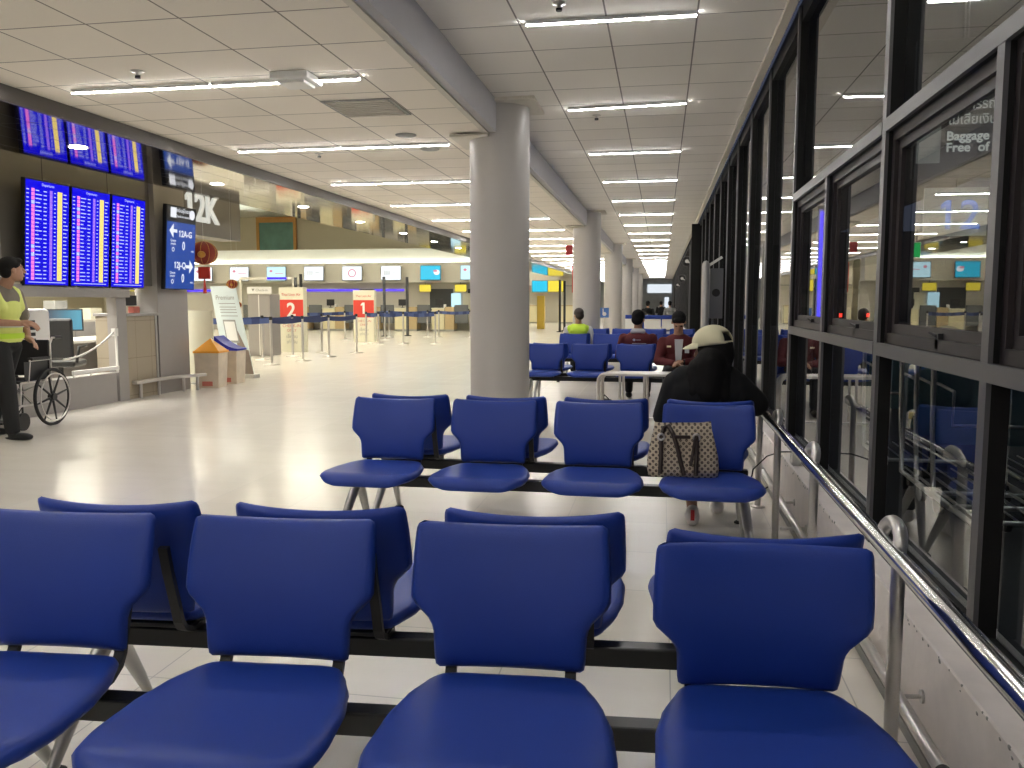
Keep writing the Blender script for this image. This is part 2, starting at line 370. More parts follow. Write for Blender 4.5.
# ------------------------------------------------------------------ the setting
struct(MB().add([(-30, -7, 0), (0.80, -7, 0), (0.80, 75, 0), (-30, 75, 0)], [(0, 1, 2, 3)]).build('floor', 'floor'))
struct(MB().add([(0.80, -7, -0.02), (40, -7, -0.02), (40, 75, -0.02), (0.80, 75, -0.02)], [(0, 1, 2, 3)]).build('floor_outside', 'asphalt'))
struct(MB().box(-1.57, 0.82, -7, 75, 3.2, 3.3).build('ceiling', 'ceil_r'))
struct(MB().box(-4.83, -1.69, -7, 75, 2.9, 3.0).build('ceiling_left', 'ceil_l'))
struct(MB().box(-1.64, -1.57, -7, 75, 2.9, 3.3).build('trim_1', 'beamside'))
struct(MB().box(-1.69, -1.64, -7, 75, 2.885, 3.0).build('trim_2', 'trim'))
struct(MB().box(0.75, 0.81, -7, 75, 3.17, 3.199).build('trim_3', 'trim'))
struct(MB().box(-4.83, -4.80, -7, 75, 2.777, 2.898).build('trim_4', 'fascia'))
struct(MB().box(-6.34, -4.832, -7, 75, 2.777, 2.83).build('ceiling_soffit', 'mirror'))
struct(MB().box(-4.95, -4.83, -7, 75, 3.0, 5.8).build('wall_bulkhead', 'hallwall'))
struct(MB().box(-30, -4.95, -7, 75, 5.7, 5.8).build('ceiling_hall', 'plaster'))
struct(MB().box(-30.1, -30, -7, 75, 0, 5.7).build('wall_left', 'hallwall'))
struct(MB().box(-30, 1.0, -7.1, -7, 0, 5.8).build('wall_back', 'plaster'))
# right wall: painted kerb, window bays
kb = MB()
ys = [-7+0.5*i for i in range(165)]
kb.prism([(0.77, 0.0), (0.77, 0.325), (0.775, 0.33), (1.0, 0.33), (1.0, 0.0)], -7, 75, axis=1)
struct(kb.build('baseboard_right', 'curb'))
struct(MB().box(0.74, 0.77, -7, 75, 0.0, 0.035).build('trim_5', 'greyprint'))
ch = MB()
for i in range(110):                                    # chips knocked out of the kerb's top edge
    y = random.uniform(0.8, 8); r = random.uniform(0.003, 0.013)
    ch.ball((0.771, y, 0.326-abs(random.gauss(0, 0.012))), (0.003, r, r*0.6), nu=6, nv=4)
o = ch.build('trim_6', 'greyprint'); struct(o)
def window(n, y0, y1, mid, first=False):
    fr = MB()
    # mullion at the near side y0: black deep post with a grey inner face
    fr.box(0.853, 0.90, y0, y0+0.055, 0.33, 3.2, 0)
    fr.box(0.84, 0.8529, y0+0.0, y0+0.055, 0.33, 3.2, 1)
    fr.box(0.86, 0.90, y0+0.055, y1, 3.10, 3.2, 0)     # head
    fr.box(0.86, 0.90, y0+0.055, y1, 0.33, 0.40, 0)    # sill on the kerb
    fr.box(0.845, 0.86, y0+0.055, y1, 0.33, 0.375, 1)
    if mid:
        ym = (y0+y1)/2+0.01
        fr.box(0.853, 0.90, ym, ym+0.05, 0.40, 1.96, 0); fr.box(0.84, 0.8529, ym, ym+0.05, 0.375, 1.962, 1)
        for z0, z1 in ((1.955, 2.005), (1.09, 1.14)):
            fr.box(0.853, 0.90, y0+0.055, y1, z0, z1, 0); fr.box(0.838, 0.8529, y0+0.055, y1, z0, z1, 1)
        fr.box(0.87, 0.90, y0+0.055, y1, 1.1405, 1.165, 1)
    o = fr.build('window_%d' % n, ['frame', 'frameface']); struct(o)
    gl = MB()
    if mid:
        gl.box(0.901, 0.907, y0, y1, 2.005, 3.10)
        for a, b in ((y0+0.055, ym), (ym+0.05, y1)):
            gl.box(0.901, 0.907, a+0.03, b-0.03, 1.17, 1.93); gl.box(0.901, 0.907, a, b, 0.40, 1.09)
            sa = MB()
            for d, x0, x1 in ((0.0, 0.868, 0.884), (0.035, 0.884, 0.90)):
                zz0, zz1 = 1.14+d, 1.955-d
                sa.box(x0, x1, a+d, a+d+0.035, zz0, zz1); sa.box(x0, x1, b-d-0.035, b-d, zz0, zz1)
                sa.box(x0, x1, a+d+0.035, b-d-0.035, zz0, zz0+0.04); sa.box(x0, x1, a+d+0.035, b-d-0.035, zz1-0.04, zz1)
            s_ = sa.build('sash', 'sash', o)
            la = MB().box(0.868, 0.884, (a+b)/2-0.10, (a+b)/2-0.07, 1.15, 1.20).cone((0.872, (a+b)/2-0.085, 1.19), (0.86, (a+b)/2-0.04, 1.2), 0.007, 0.005, 8)
            la.build('latch', 'black', s_)
    else:
        gl.box(0.901, 0.907, y0, y1, 0.40, 3.10)
    gl.build('glass', 'pane', o)
window(1, -1.12, 1.19, True); window(2, 1.19, 3.50, True); window(3, 3.50, 5.81, True)
yy = 5.81
for k in range(4, 40):
    window(k, yy, yy+1.46, False); yy += 1.46
struct(MB().box(0.84, 0.95, -7, -1.12, 0.33, 3.2).box(0.81, 1.0, yy, 75, 0, 3.2).build('wall_right', 'frame'))
# far end
struct(MB().box(-30, 1.0, 70.0, 70.2, 0, 5.7).build('wall_end', 'endgrey'))
o = MB().box(-1.2, 0.75, 69.9, 69.98, 2.05, 2.75).build('light_box', 'endglow'); tag(o, 'bright white light box on the far end wall of the hall', 'light box')
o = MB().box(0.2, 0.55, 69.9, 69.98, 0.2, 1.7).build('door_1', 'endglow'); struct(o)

# columns
cp = [8.2, 17.95, 27.7, 37.4, 47.1, 56.8]
for i, y in enumerate(cp):
    c = thing('round_column', '%s round grey column from the camera, along the edge of the seating' % ORD[i], 'column', (-1.595, y, 0), 0, 'round columns down the hall')
    c['kind'] = 'structure'
    MB().lathe([(0.295, 0), (0.295, 3.2)], n=48).build('shaft', 'column', c)
    MB().box(-0.2, 0.40, -0.38, 0.30, 3.17, 3.20).box(-0.42, -0.05, -0.34, 0.34, 2.86, 2.884).build('capital', 'trim', c)
    if i == 1:
        MB().box(-0.312, -0.297, -0.05, 0.0, 1.5, 2.1).build('warning_strip', 'redsign', c)
        MB().box(-0.44, -0.30, -0.13, -0.05, 2.3, 2.5).build('alarm_box', 'redbox', c)

# ------------------------------------------------------------------ ceiling lights
def make_light(L):
    t = thing('linear_ceiling_light', 'x', 'ceiling light')
    MB().box(-L/2+0.1, -L/2+0.13, -0.025, 0.025, -0.016, 0.0).box(L/2-0.13, L/2-0.1, -0.025, 0.025, -0.016, 0.0).box(-L/2+0.002, L/2-0.002, -0.019, 0.019, -0.017, -0.0005).box(-L/2+0.002, L/2-0.002, -0.019, -0.016, -0.025, -0.0171).box(-L/2+0.002, L/2-0.002, 0.016, 0.019, -0.025, -0.0171).build('clip', 'housing', t)
    MB().box(-L/2+0.004, L/2-0.004, -0.015, 0.015, -0.030, -0.0171, ch=0.004).build('diffuser', 'tube', t)
    return t
L0 = make_light(1.14); used = False
rows = [5.8+2.525*k for k in range(-4, 24)]
xs_l = [(-3.857, 'left tube'), (-2.707, 'right tube')]
for k, y in enumerate(rows):
    near = y > 4
    n = ORD[k-4] if near else None
    for which, x, z in (('r', -0.375, 3.199), ('a', -3.857, 2.899), ('b', -2.707, 2.899)):
        if k == 4 and which == 'b': x = -2.707
        t = L0 if not used else copy_tree(L0); used = True
        t.location = (x, y, z)
        if k == 5 and which == 'r': t.rotation_euler = (0, 0, R(-5))
        bay = {'r': 'above the seats', 'a': 'in the left walkway row', 'b': 'in the right walkway row'}[which]
        if near: lb = '%s white linear ceiling light from the camera, %s' % (n, bay)
        else: lb = 'linear white ceiling light behind the camera'
        t['label'] = lb
        t['group'] = {'r': 'ceiling lights above the seats', 'a': 'left row of walkway ceiling lights', 'b': 'right row of walkway ceiling lights'}[which] if near else 'ceiling lights behind the camera'

def ceil_disc(name, label, cat, x, y, z, r, m='greyprint'):
    o = MB().lathe([(0.001, 0), (r, 0), (r, -0.008), (r*0.85, -0.014), (0.001, -0.014)], n=24).build(name, m, None, (x, y, z)); tag(o, label, cat); return o
ceil_disc('ceiling_speaker', 'round grey ceiling speaker over the walkway before the third light row', 'speaker', -2.45, 7.88, 2.899, 0.10)
ceil_disc('ceiling_speaker', 'round grey ceiling speaker over the walkway just beyond the second light row', 'speaker', -2.42, 8.62, 2.899, 0.10)
for (x, y, z, lb) in ((-3.62, 5.42, 2.9, 'small sprinkler on the left ceiling beside the nearest light'), (-3.67, 8.67, 2.9, 'small sprinkler on the left ceiling behind the second light'),
                      (-0.68, 5.49, 3.2, 'small sprinkler in the ceiling above the seats before the nearest light'), (-0.69, 8.74, 3.2, 'small sprinkler in the ceiling above the seats beside the crooked light')):
    t = thing('sprinkler', lb, 'sprinkler', (x, y, z))
    MB().lathe([(0.001, -0.001), (0.045, -0.001), (0.045, -0.008), (0.012, -0.012), (0.012, -0.03), (0.001, -0.03)], n=20).build('escutcheon', 'alu', t)
    MB().box(-0.02, 0.02, -0.003, 0.003, -0.045, -0.03).cone((0, 0, -0.05), (0, 0, -0.047), 0.02, 0.02, 12).build('deflector', 'blackmetal', t)
t = thing('ceiling_junction_box', 'white rectangular box mounted over the nearest walkway light', 'ceiling box', (-2.58, 5.72, 2.897))
MB().box(-0.14, 0.14, -0.14, 0.14, -0.05, 0.0, ch=0.01).build('body', 'housing', t)
MB().box(-0.10, 0.10, -0.10, 0.10, -0.072, -0.0505, ch=0.008).build('cover', 'white', t)
t = thing('ceiling_vent', 'square grey ceiling vent with louvres and a smudge beyond the nearest light', 'vent', (-2.425, 6.74, 2.897))
MB().box(-0.29, 0.29, -0.29, 0.29, -0.008, 0.0).build('frame', 'greyprint', t)
vb = MB()
for i in range(9): vb.box(-0.26, 0.26, -0.26+i*0.06, -0.235+i*0.06, -0.016, -0.0085)
vb.build('louvre', 'trim', t)
for k, y in enumerate([4.8, 7.29, 9.83, 12.4, 14.9, 17.5, 20, 22.5, 25, 27.5]):
    t = thing('soffit_downlight', '%s small round downlight in the polished soffit from the camera' % ORD[k], 'downlight', (-5.53, y, 2.776), 0, 'downlights in the soffit')
    MB().lathe([(0.095, 0), (0.095, -0.006), (0.08, -0.006)], n=24).build('rim', 'alu', t)
    MB().lathe([(0.001, -0.003), (0.08, -0.003)], n=24).build('lens', 'spot', t)

# ------------------------------------------------------------------ bench seating
def cushion(hw, cen, nrm, T, nu=22, nv=26, p=5.0):
    us = [math.sin(PI/2*(-1+2*i/nu)) for i in range(nu+1)]
    vv = [math.sin(PI/2*(-1+2*j/nv)) for j in range(nv+1)]
    us = [0.55*a+0.45*(-1+2*i/nu) for i, a in enumerate(us)]; vv = [0.55*a+0.45*(-1+2*j/nv) for j, a in enumerate(vv)]
    top = []; bot = []
    for s in vv:
        v = (s+1)/2
        for u in us:
            e = (max(0, 1-abs(u)**p))**(1/2.2)*(max(0, 1-abs(s)**(p*1.3)))**(1/2.2)
            x = u*hw(v); c = Vector((x, *cen(u, v))); n = Vector(nrm(u, v)).normalized()
            top.append(tuple(c+n*T/2*e)); bot.append(tuple(c-n*T/2*e))
    n1 = nu+1; mb = MB(); N = len(top)
    f = []
    for j in range(nv):
        for i in range(nu):
            a = j*n1+i
            f.append((a, a+1, a+n1+1, a+n1)); f.append((N+a, N+a+n1, N+a+n1+1, N+a+1))
    mb.add(top+bot, f, 0, True)
    return mb
def merge(o, d=0.0004):
    bm = bmesh.new(); bm.from_mesh(o.data); bmesh.ops.remove_doubles(bm, verts=bm.verts, dist=d)
    bmesh.ops.recalc_face_normals(bm, faces=bm.faces); bm.to_mesh(o.data); bm.free(); return o
SEAT_HW = [(0, .150), (.03, .168), (.10, .186), (.26, .218), (.45, .238), (.72, .246), (.86, .236), (.94, .208), (1.0, .145)]
BACK_HW = [(0, .160), (.02, .169), (.08, .172), (.28, .175), (.36, .188), (.44, .218), (.50, .228), (.62, .228), (.8, .226), (.95, .223), (.98, .219), (1.0, .207)]
def make_bench():
    t = thing('bench_seat', 'x', 'bench')
    MB().box(-1.06, 1.06, -0.028, 0.028, 0.318, 0.374, ch=0.006).build('beam', 'blackmetal', t)
    for sx in (-1, 1):
        for sy in (-1, 1):
            lg = MB().path([(sx*1.01, sy*0.02, 0.325), (sx*1.02, sy*0.09, 0.25), (sx*1.035, sy*0.19, 0.12), (sx*1.045, sy*0.262, 0.018)], [0.026, 0.025, 0.019, 0.013], 14).build('leg', 'alu', t)
            MB().lathe([(0.001, 0.0), (0.029, 0.0), (0.029, 0.008), (0.012, 0.02), (0.001, 0.02)], c=(sx*1.045, sy*0.262, 0), n=16).build('foot', 'rubber', lg)
    proto = None
    for k in range(4):
        x = -0.84+0.56*k
        if proto is None:
            # seat: v 0 at the back edge, 1 at the front edge; local origin on the beam
            def cen(u, v):
                y = 0.070-0.50*v
                z = 0.426+0.016*math.sin(PI*min(1, v*1.15))*0-0.010*math.sin(PI*v)+0.012*v-0.030*max(0, (v-0.86)/0.14)**2+0.010*(u*u)*math.sin(PI*v)
                return (y, z)
            s = merge(cushion(lambda v: interp(SEAT_HW, v), cen, lambda u, v: (0, -0.12*max(0, (v-.8)*5), 1), 0.050, p=9.0).build('seat', 'vinyl', t))
            MB().box(-0.15, 0.15, -0.30, 0.055, 0.386, 0.402, ch=0.004).box(-0.11, 0.11, -0.026, 0.026, 0.3745, 0.388).build('seat_pan', 'black', s)
            def cb(u, v):
                y = -0.028*u*u*(0.35+0.65*v)
                y += 0.085*v+0.018*math.sin(PI*v)*-1
                z = 0.324*v+0.008*u*u*v*v-0.004*(1-u*u)*v
                return (y, z)
            b = merge(cushion(lambda v: 1.03*interp(BACK_HW, v), cb, lambda u, v: (0.12*u, -1, 0.28), 0.046, p=7.0).build('backrest', 'vinyl', t))
            ks = []
            for q in (-1, 1):
                br = MB(); br.sweep([(-0.02, 0.383), (0.05, 0.386), (0.088, 0.405), (0.105, 0.43), (0.118, 0.48), (0.150, 0.58), (0.168, 0.655)], 0.026, 0.016, q*0.142)
                ks.append(br.build('back_bracket', 'black', t))
            proto = (s, b, *ks)
            s.location = (x, 0, 0); b.location = (x, 0.088, 0.446)
            for k_ in ks: k_.location = (x, 0, 0)
        else:
            for p in proto:
                c = copy_tree(p, t); c.location = (x, p.location.y, p.location.z)
    return t
B0 = make_bench(); bused = False
def bench(x, y, face, label, group, rot=0):
    """face -1: sitters look towards the camera"""
    global bused
    t = B0 if not bused else copy_tree(B0); bused = True
    t.location = (x, y, 0); t.rotation_euler = (0, 0, (0 if face < 0 else PI)+R(rot)); t['label'] = label; t['group'] = group
    return t
G = 'blue four-seat benches'
proto_label = 'blue four-seat bench closest to the camera, facing it, its right backrest tipped forward'
b1 = bench(-0.61, 1.74, -1, proto_label, G, 4)
b1b = bench(-0.60, 2.165, 1, 'blue four-seat bench back to back with the front bench, facing away', G, 4)
bench(-0.595, 4.22, -1, 'blue four-seat bench carrying the patterned tote bag, facing the camera', G)
bench(-0.575, 4.71, 1, 'blue four-seat bench where the person in the cream cap sits, facing away', G)
bench(-0.60, 10.32, -1, 'blue four-seat bench beyond the low steel barrier, facing the camera, by the nearest column', G)
bench(-0.57, 10.81, 1, 'blue four-seat bench facing away, with the person whose maroon back is turned', G)
bench(-0.60, 13.7, -1, 'blue four-seat bench in the row in front of the lime vest, facing the camera', G)
bench(-0.57, 14.19, 1, 'blue four-seat bench the person in the lime vest sits on, facing away', G)
for k, y in enumerate((16.45,)):
    n = ['first', 'second', 'third'][k]
    bench(-0.45, y, -1, '%s blue bench behind the lime vest, facing the camera' % n, G)
    bench(-0.42, y+0.49, 1, '%s blue bench behind the lime vest, facing away' % n, G)
# the tipped backrest of the front bench (and its neighbour behind sags a little)
bk = sorted([c for c in b1.children if c.name.startswith('backrest')], key=lambda c: c.location.x)[-1]
bk.rotation_euler = (R(17), 0, 0); bk.location.z -= 0.004; bk.location.y -= 0.02
bk = sorted([c for c in b1b.children if c.name.startswith('backrest')], key=lambda c: c.location.x)[0]
bk.rotation_euler = (R(-12), 0, 0)
for bb, sg in ((b1, -1), (b1b, 1)):
    for c in bb.children:
        if c.name.startswith('leg') and c.data.vertices[0].co.x*sg > 0: c.location.x = -0.04*sg
MB().box(0.0, 0.045, -0.0305, -0.0282, 0.326, 0.352).build('label_sticker', 'white', b1)
# benches with white shells far down the hall
def white_bench(x, y, n, label):
    t = thing('white_shell_bench', label, 'bench', (x, y, 0), 0, 'white-backed benches down the hall')
    MB().box(-n*0.31, n*0.31, -0.03, 0.03, 0.30, 0.36).build('beam', 'alu', t)
    for sx in (-1, 1):
        MB().path([(sx*(n*0.31-0.05), 0, 0.32), (sx*(n*0.31-0.05), -0.25, 0.0)], 0.02, 8).path([(sx*(n*0.31-0.05), 0, 0.32), (sx*(n*0.31-0.05), 0.25, 0.0)], 0.02, 8).build('leg', 'alu', t)
    for k in range(n):
        x_ = (k-(n-1)/2)*0.62
        MB().box(x_-0.29, x_+0.29, -0.17, -0.12, 0.34, 0.70, ch=0.015).build('back_shell', 'white', t)
        MB().box(x_-0.29, x_+0.29, -0.18, -0.10, 0.705, 0.84, ch=0.02).build('headrest', 'vinyl', t)
        MB().box(x_-0.28, x_+0.28, -0.10, 0.36, 0.38, 0.44, ch=0.02).build('seat', 'vinyl', t)
white_bench(-0.01, 30, 2, 'white-backed blue-topped bench far down the hall near the windows')
white_bench(-1.0, 30.4, 1, 'single white-backed blue-topped seat beside the third column')

# ------------------------------------------------------------------ handrail along the window kerb
RX, RZ = 0.60, 0.652
t = thing('handrail', 'polished steel handrail running along the window wall beside the seats', 'handrail', (0, 0, 0))
MB().path([(RX, -1.0, RZ), (RX, 2, RZ), (RX, 5.6, RZ)], 0.024, 24).build('top_rail', 'chrome', t)
for y in (0.2, 1.15, 2.27, 3.50, 4.58, 5.40):
    x = RX+0.022
    pts = [(x, y, 0), (x, y, 0.5), (x, y, RZ-0.02)]
    for a in range(0, 9):
        th = PI*a/8*0.95
        pts.append((x+0.012*math.sin(th), y+0.085*(1-math.cos(th)), RZ+0.0+0.052*math.sin(th)))
    p = MB().path(pts, 0.0185, 16).build('post', 'brushed', t)
    MB().lathe([(0.001, 0), (0.045, 0), (0.045, 0.006), (0.018, 0.012)], c=(x, y, 0), n=20).build('base_flange', 'brushed', p)
t = thing('bumper_rail', 'low steel bumper pipe bracketed along the white kerb', 'rail', (0, 0, 0))
MB().path([(0.70, -1.0, 0.15), (0.70, 2.08, 0.15), ], 0.019, 16).path([(0.70, 2.09, 0.15), (0.70, 5.8, 0.15)], 0.019, 16).path([(0.70, 5.83, 0.15), (0.70, 11.8, 0.15)], 0.019, 16).build('pipe', 'brushed', t)
MB().cone((0.70, 2.07, 0.15), (0.70, 2.10, 0.15), 0.0198, 0.0198, 16).build('joint_sleeve', 'black', t)
for y in (1.2, 2.5, 3.7, 4.9, 6.4, 7.8, 9.2, 10.6):
    MB().cone((0.70, y, 0.15), (0.768, y, 0.155), 0.007, 0.007, 10).cone((0.762, y, 0.155), (0.769, y, 0.155), 0.02, 0.02, 12).build('bracket', 'brushed', t)
t = thing('floor_pipe', 'short steel cross pipe near the floor between the rail posts', 'pipe', (0, 0, 0))
MB().cone((RX+0.03, 4.45, 0.12), (0.767, 4.45, 0.12), 0.009, 0.009, 10).build('pipe', 'brushed', t)
MB().cone((0.755, 4.45, 0.12), (0.769, 4.45, 0.12), 0.022, 0.022, 12).build('flange', 'brushed', t)
# socket + charging cable near the woman's seat
t = thing('power_socket', 'small white socket box on the kerb near the cream cap person', 'socket', (0.80, 5.15, 0.33))
MB().box(-0.02, 0.03, -0.05, 0.05, 0.0, 0.12, ch=0.006).build('box', 'white', t)
MB().box(-0.0225, -0.0205, -0.025, 0.025, 0.03, 0.09).build('face_plate', 'housing', t)
o = MB().path([(0.775, 5.12, 0.41), (0.70, 5.05, 0.42), (0.62, 5.0, 0.40), (0.54, 4.95, 0.33), (0.52, 4.92, 0.24), (0.56, 4.9, 0.20), (0.62, 4.9, 0.24)], 0.004, 8).build('charging_cable', 'black')
tag(o, 'thin black charging cable looping from the kerb socket', 'cable')

# ------------------------------------------------------------------ low steel barrier across the aisle
t = thing('steel_barrier', 'low double steel tube barrier standing across the aisle before the third benches', 'barrier', (0, 8.95, 0))
for q, dy in enumerate((0.0, 0.18)):
    x0, x1 = -0.66+q*0.03, 0.58
    pts = [(x0, dy, 0.0), (x0, dy, 0.45)]+[(x0+0.08*(1-math.cos(a*PI/12)), dy, 0.45+0.08*math.sin(a*PI/12)) for a in range(1, 7)]
    pts += [(x1-0.08, dy, 0.53)]+[(x1-0.08+0.08*math.sin(a*PI/12), dy, 0.45+0.08*math.cos(a*PI/12)) for a in range(1, 7)]+[(x1, dy, 0.0)]
    MB().path(pts, 0.02, 12).build('hoop', 'brushed', t)
    for x in (-0.43, -0.17, 0.09, 0.34):
        MB().cone((x+q*0.03, dy, 0.0), (x+q*0.03, dy, 0.515), 0.015, 0.015, 12).build('post', 'brushed', t)
MB().box(-0.62, 0.55, -0.03, 0.21, 0.512, 0.524).build('shelf_plate', 'brushed', t)
MB().cone((-0.66, 0.0, 0.06), (0.58, 0.0, 0.06), 0.012, 0.012, 10).build('foot_rail', 'brushed', t)
# things on the floor beside it
t = thing('shoulder_bag', 'black bag slumped on the floor left of the steel barrier', 'bag', (-0.62, 9.7, 0))
MB().prism([(-0.16, 0.0), (0.16, 0.0), (0.15, 0.08), (0.05, 0.16), (-0.03, 0.17), (-0.14, 0.07)], -0.08, 0.08, axis=1).build('body', 'blackcloth', t)
MB().path([(-0.10, 0, 0.10), (-0.02, 0, 0.22), (0.08, 0, 0.12)], 0.008, 8).build('strap', 'black', t)
t = thing('drink_carton', 'yellow and green carton on the floor beside the black bag', 'carton', (-0.86, 9.9, 0))
MB().box(-0.15, 0.0, -0.05, 0.05, 0, 0.07, ch=0.004).build('box', mat('yellow_card', (0.6, 0.45, 0.12), 0.6), t)
MB().box(0.01, 0.10, -0.05, 0.05, 0, 0.10, ch=0.004).build('green_sleeve', mat('green_card', (0.12, 0.42, 0.26), 0.6), t)

# ------------------------------------------------------------------ door area: pole, ticket box, fans
t = thing('round_steel_pole', 'tall round steel pole with a domed top beside the windows', 'pole', (0.595, 12, 0))
MB().lathe([(0.055, 0), (0.055, 1.78), (0.050, 1.83), (0.03, 1.865), (0.001, 1.875)], n=24).build('shaft', 'alu', t)
MB().box(0.05, 0.27, -0.015, 0.015, 0, 0.035).build('arm', 'alu', t)
for c in t.children:
    if c.name.startswith('arm'): c.location = (0, 0, 1.76); c.rotation_euler = (0, R(-33), 0)
t = thing('wall_cabinet', 'narrow grey box with a round dark mark beside the steel pole', 'cabinet', (0.745, 12.1, 1.07))
MB().box(-0.085, 0.095, 0, 0.12, 0, 0.70, ch=0.006).build('body', mat('dark_grey_box', (0.13, 0.13, 0.14), 0.4), t)
MB().cone((0.0, -0.0005, 0.36), (0.0, -0.006, 0.36), 0.055, 0.055, 24).build('round_emblem', 'blackmetal', t)
MB().box(-0.02, 0.02, 0.04, 0.09, -1.07, 0.0).build('stand', 'black', t)
t = thing('door_header', 'grey upright door frame projecting from the window wall far down the hall', 'door frame', (0.62, 20.0, 0))
MB().box(0, 0.12, 0, 0.10, 0, 2.62, ch=0.004).build('jamb', 'frameface', t)
MB().box(0.03, 0.22, -0.05, -0.005, 0, 3.1).build('side_panel', 'frame', t)
def fan(x, y, z, label):
    t = thing('wall_fan', label, 'fan', (x, y, z), 0, 'fans on the window wall')
    MB().lathe([(0.13, -0.03), (0.145, 0), (0.13, 0.03)], n=24).build('cage', 'black', t)
    c = t.children[0]; c.rotation_euler = (PI/2, 0, 0)
    h = MB().cone((0, -0.05, 0), (0, 0.05, 0), 0.05, 0.05, 16).build('hub', 'white', t)
    for k in range(3):
        a = 2*PI*k/3; MB().add([(0.04*math.cos(a), 0.0, 0.04*math.sin(a)), (0.12*math.cos(a-0.4), -0.015, 0.12*math.sin(a-0.4)), (0.125*math.cos(a+0.3), 0.0, 0.125*math.sin(a+0.3)), (0.12*math.cos(a+0.6), 0.015, 0.12*math.sin(a+0.6)),
             (0.04*math.cos(a), 0.004, 0.04*math.sin(a)), (0.12*math.cos(a-0.4), -0.011, 0.12*math.sin(a-0.4)), (0.125*math.cos(a+0.3), 0.004, 0.125*math.sin(a+0.3)), (0.12*math.cos(a+0.6), 0.019, 0.12*math.sin(a+0.6))],
            [(0, 1, 2, 3), (7, 6, 5, 4), (0, 4, 5, 1), (1, 5, 6, 2), (2, 6, 7, 3), (3, 7, 4, 0)]).build('blade', 'black', t)
    MB().cone((0, 0.05, 0), (0.10, 0.06, -0.05), 0.02, 0.02, 10).build('bracket', 'white', t)
fan(0.68, 24.5, 2.46, 'largest of the black and white wall fans, nearest the steel pole')
fan(0.70, 31, 2.15, 'middle one of the small wall fans on the dark window wall')
fan(0.70, 40, 2.1, 'farthest of the small wall fans on the dark window wall')
# accessible seating sign
t = thing('accessible_sign', 'small blue wheelchair sign on a thin post beyond the lime vest', 'sign', (-1.29, 19.0, 0))
MB().lathe([(0.001, 0), (0.14, 0), (0.14, 0.015), (0.02, 0.03)], n=20).build('base', 'brushed', t)
MB().cone((0, 0, 0.02), (0, 0, 0.95), 0.012, 0.012, 10).build('post', 'brushed', t)
pb = MB().box(-0.11, 0.11, -0.012, 0.012, 0.95, 1.17).build('panel', mat('pale_blue_sign', (0.08, 0.20, 0.55), 0.5), t)
MB().cone((0.01, -0.013, 1.03), (0.01, -0.016, 1.03), 0.045, 0.045, 16).box(-0.03, -0.01, -0.016, -0.013, 1.04, 1.12).ball((-0.02, -0.014, 1.14), 0.015, nu=8, nv=6).build('wheelchair_symbol', 'white', pb)
# green exit sign, hidden from here by the first column but mirrored in the glass
t = thing('exit_sign', 'hanging green exit sign over the walkway, seen mirrored in the window', 'sign', (-3.80, 20.2, 2.28))
MB().box(-0.09, 0.09, -0.03, 0.03, 0, 0.36, ch=0.01).build('case', 'white', t)
MB().box(-0.075, 0.075, -0.034, -0.031, 0.02, 0.34).box(-0.075, 0.075, 0.031, 0.034, 0.02, 0.34).build('lit_face', 'exitgreen', t)
MB().cone((0, 0, 0.36), (0, 0, 0.62), 0.008, 0.008, 8).build('rod', 'blackmetal', t)

# ------------------------------------------------------------------ left booth: clad wall, plinth, opening
struct(MB().box(-7.25, -7.06, 6.0, 11.6, 1.52, 3.6).build('wall_booth', 'clad'))
struct(MB().box(-7.4, -7.06, -7, 6.0, 0, 3.6).build('wall_booth_near', 'cladlight'))
struct(MB().box(-7.2, -7.0, 6.0, 9.75, 0.0, 0.385).box(-7.2, -7.04, 6.0, 9.75, 0.0, 0.06).build('baseboard_left', 'cladlight'))
struct(MB().box(-7.10, -6.93, 6.0, 10.0, 1.36, 1.50).build('trim_7', 'cladlight'))
struct(MB().box(-7.12, -6.98, 9.78, 9.98, 0.0, 1.359).build('trim_8', 'cladlight'))
struct(MB().box(-7.2, -7.02, 6.9, 7.95, 0.0, 2.38).build('trim_9', 'cladlight'))
t = thing('stone_counter', 'stone faced counter with a pale ledge between the booth and the tall pillar', 'counter', (-7.0, 10.33, 0))
MB().box(-0.45, 0.0, -0.34, 0.34, 0.0, 1.11).build('front_panel', 'stone', t)
MB().box(-0.47, 0.03, -0.36, 0.36, 1.112, 1.15, ch=0.004).build('ledge', 'cladlight', t)
MB().box(0.001, 0.012, 0.30, 0.34, 0.0, 1.11).build('edge_strip', 'alu', t)
struct(MB().box(-7.45, -6.985, 10.70, 11.45, 0.0, 3.6).box(-7.451, -6.98, 10.70, 11.45, 1.13, 1.14).build('wall_pillar', 'cladlight'))
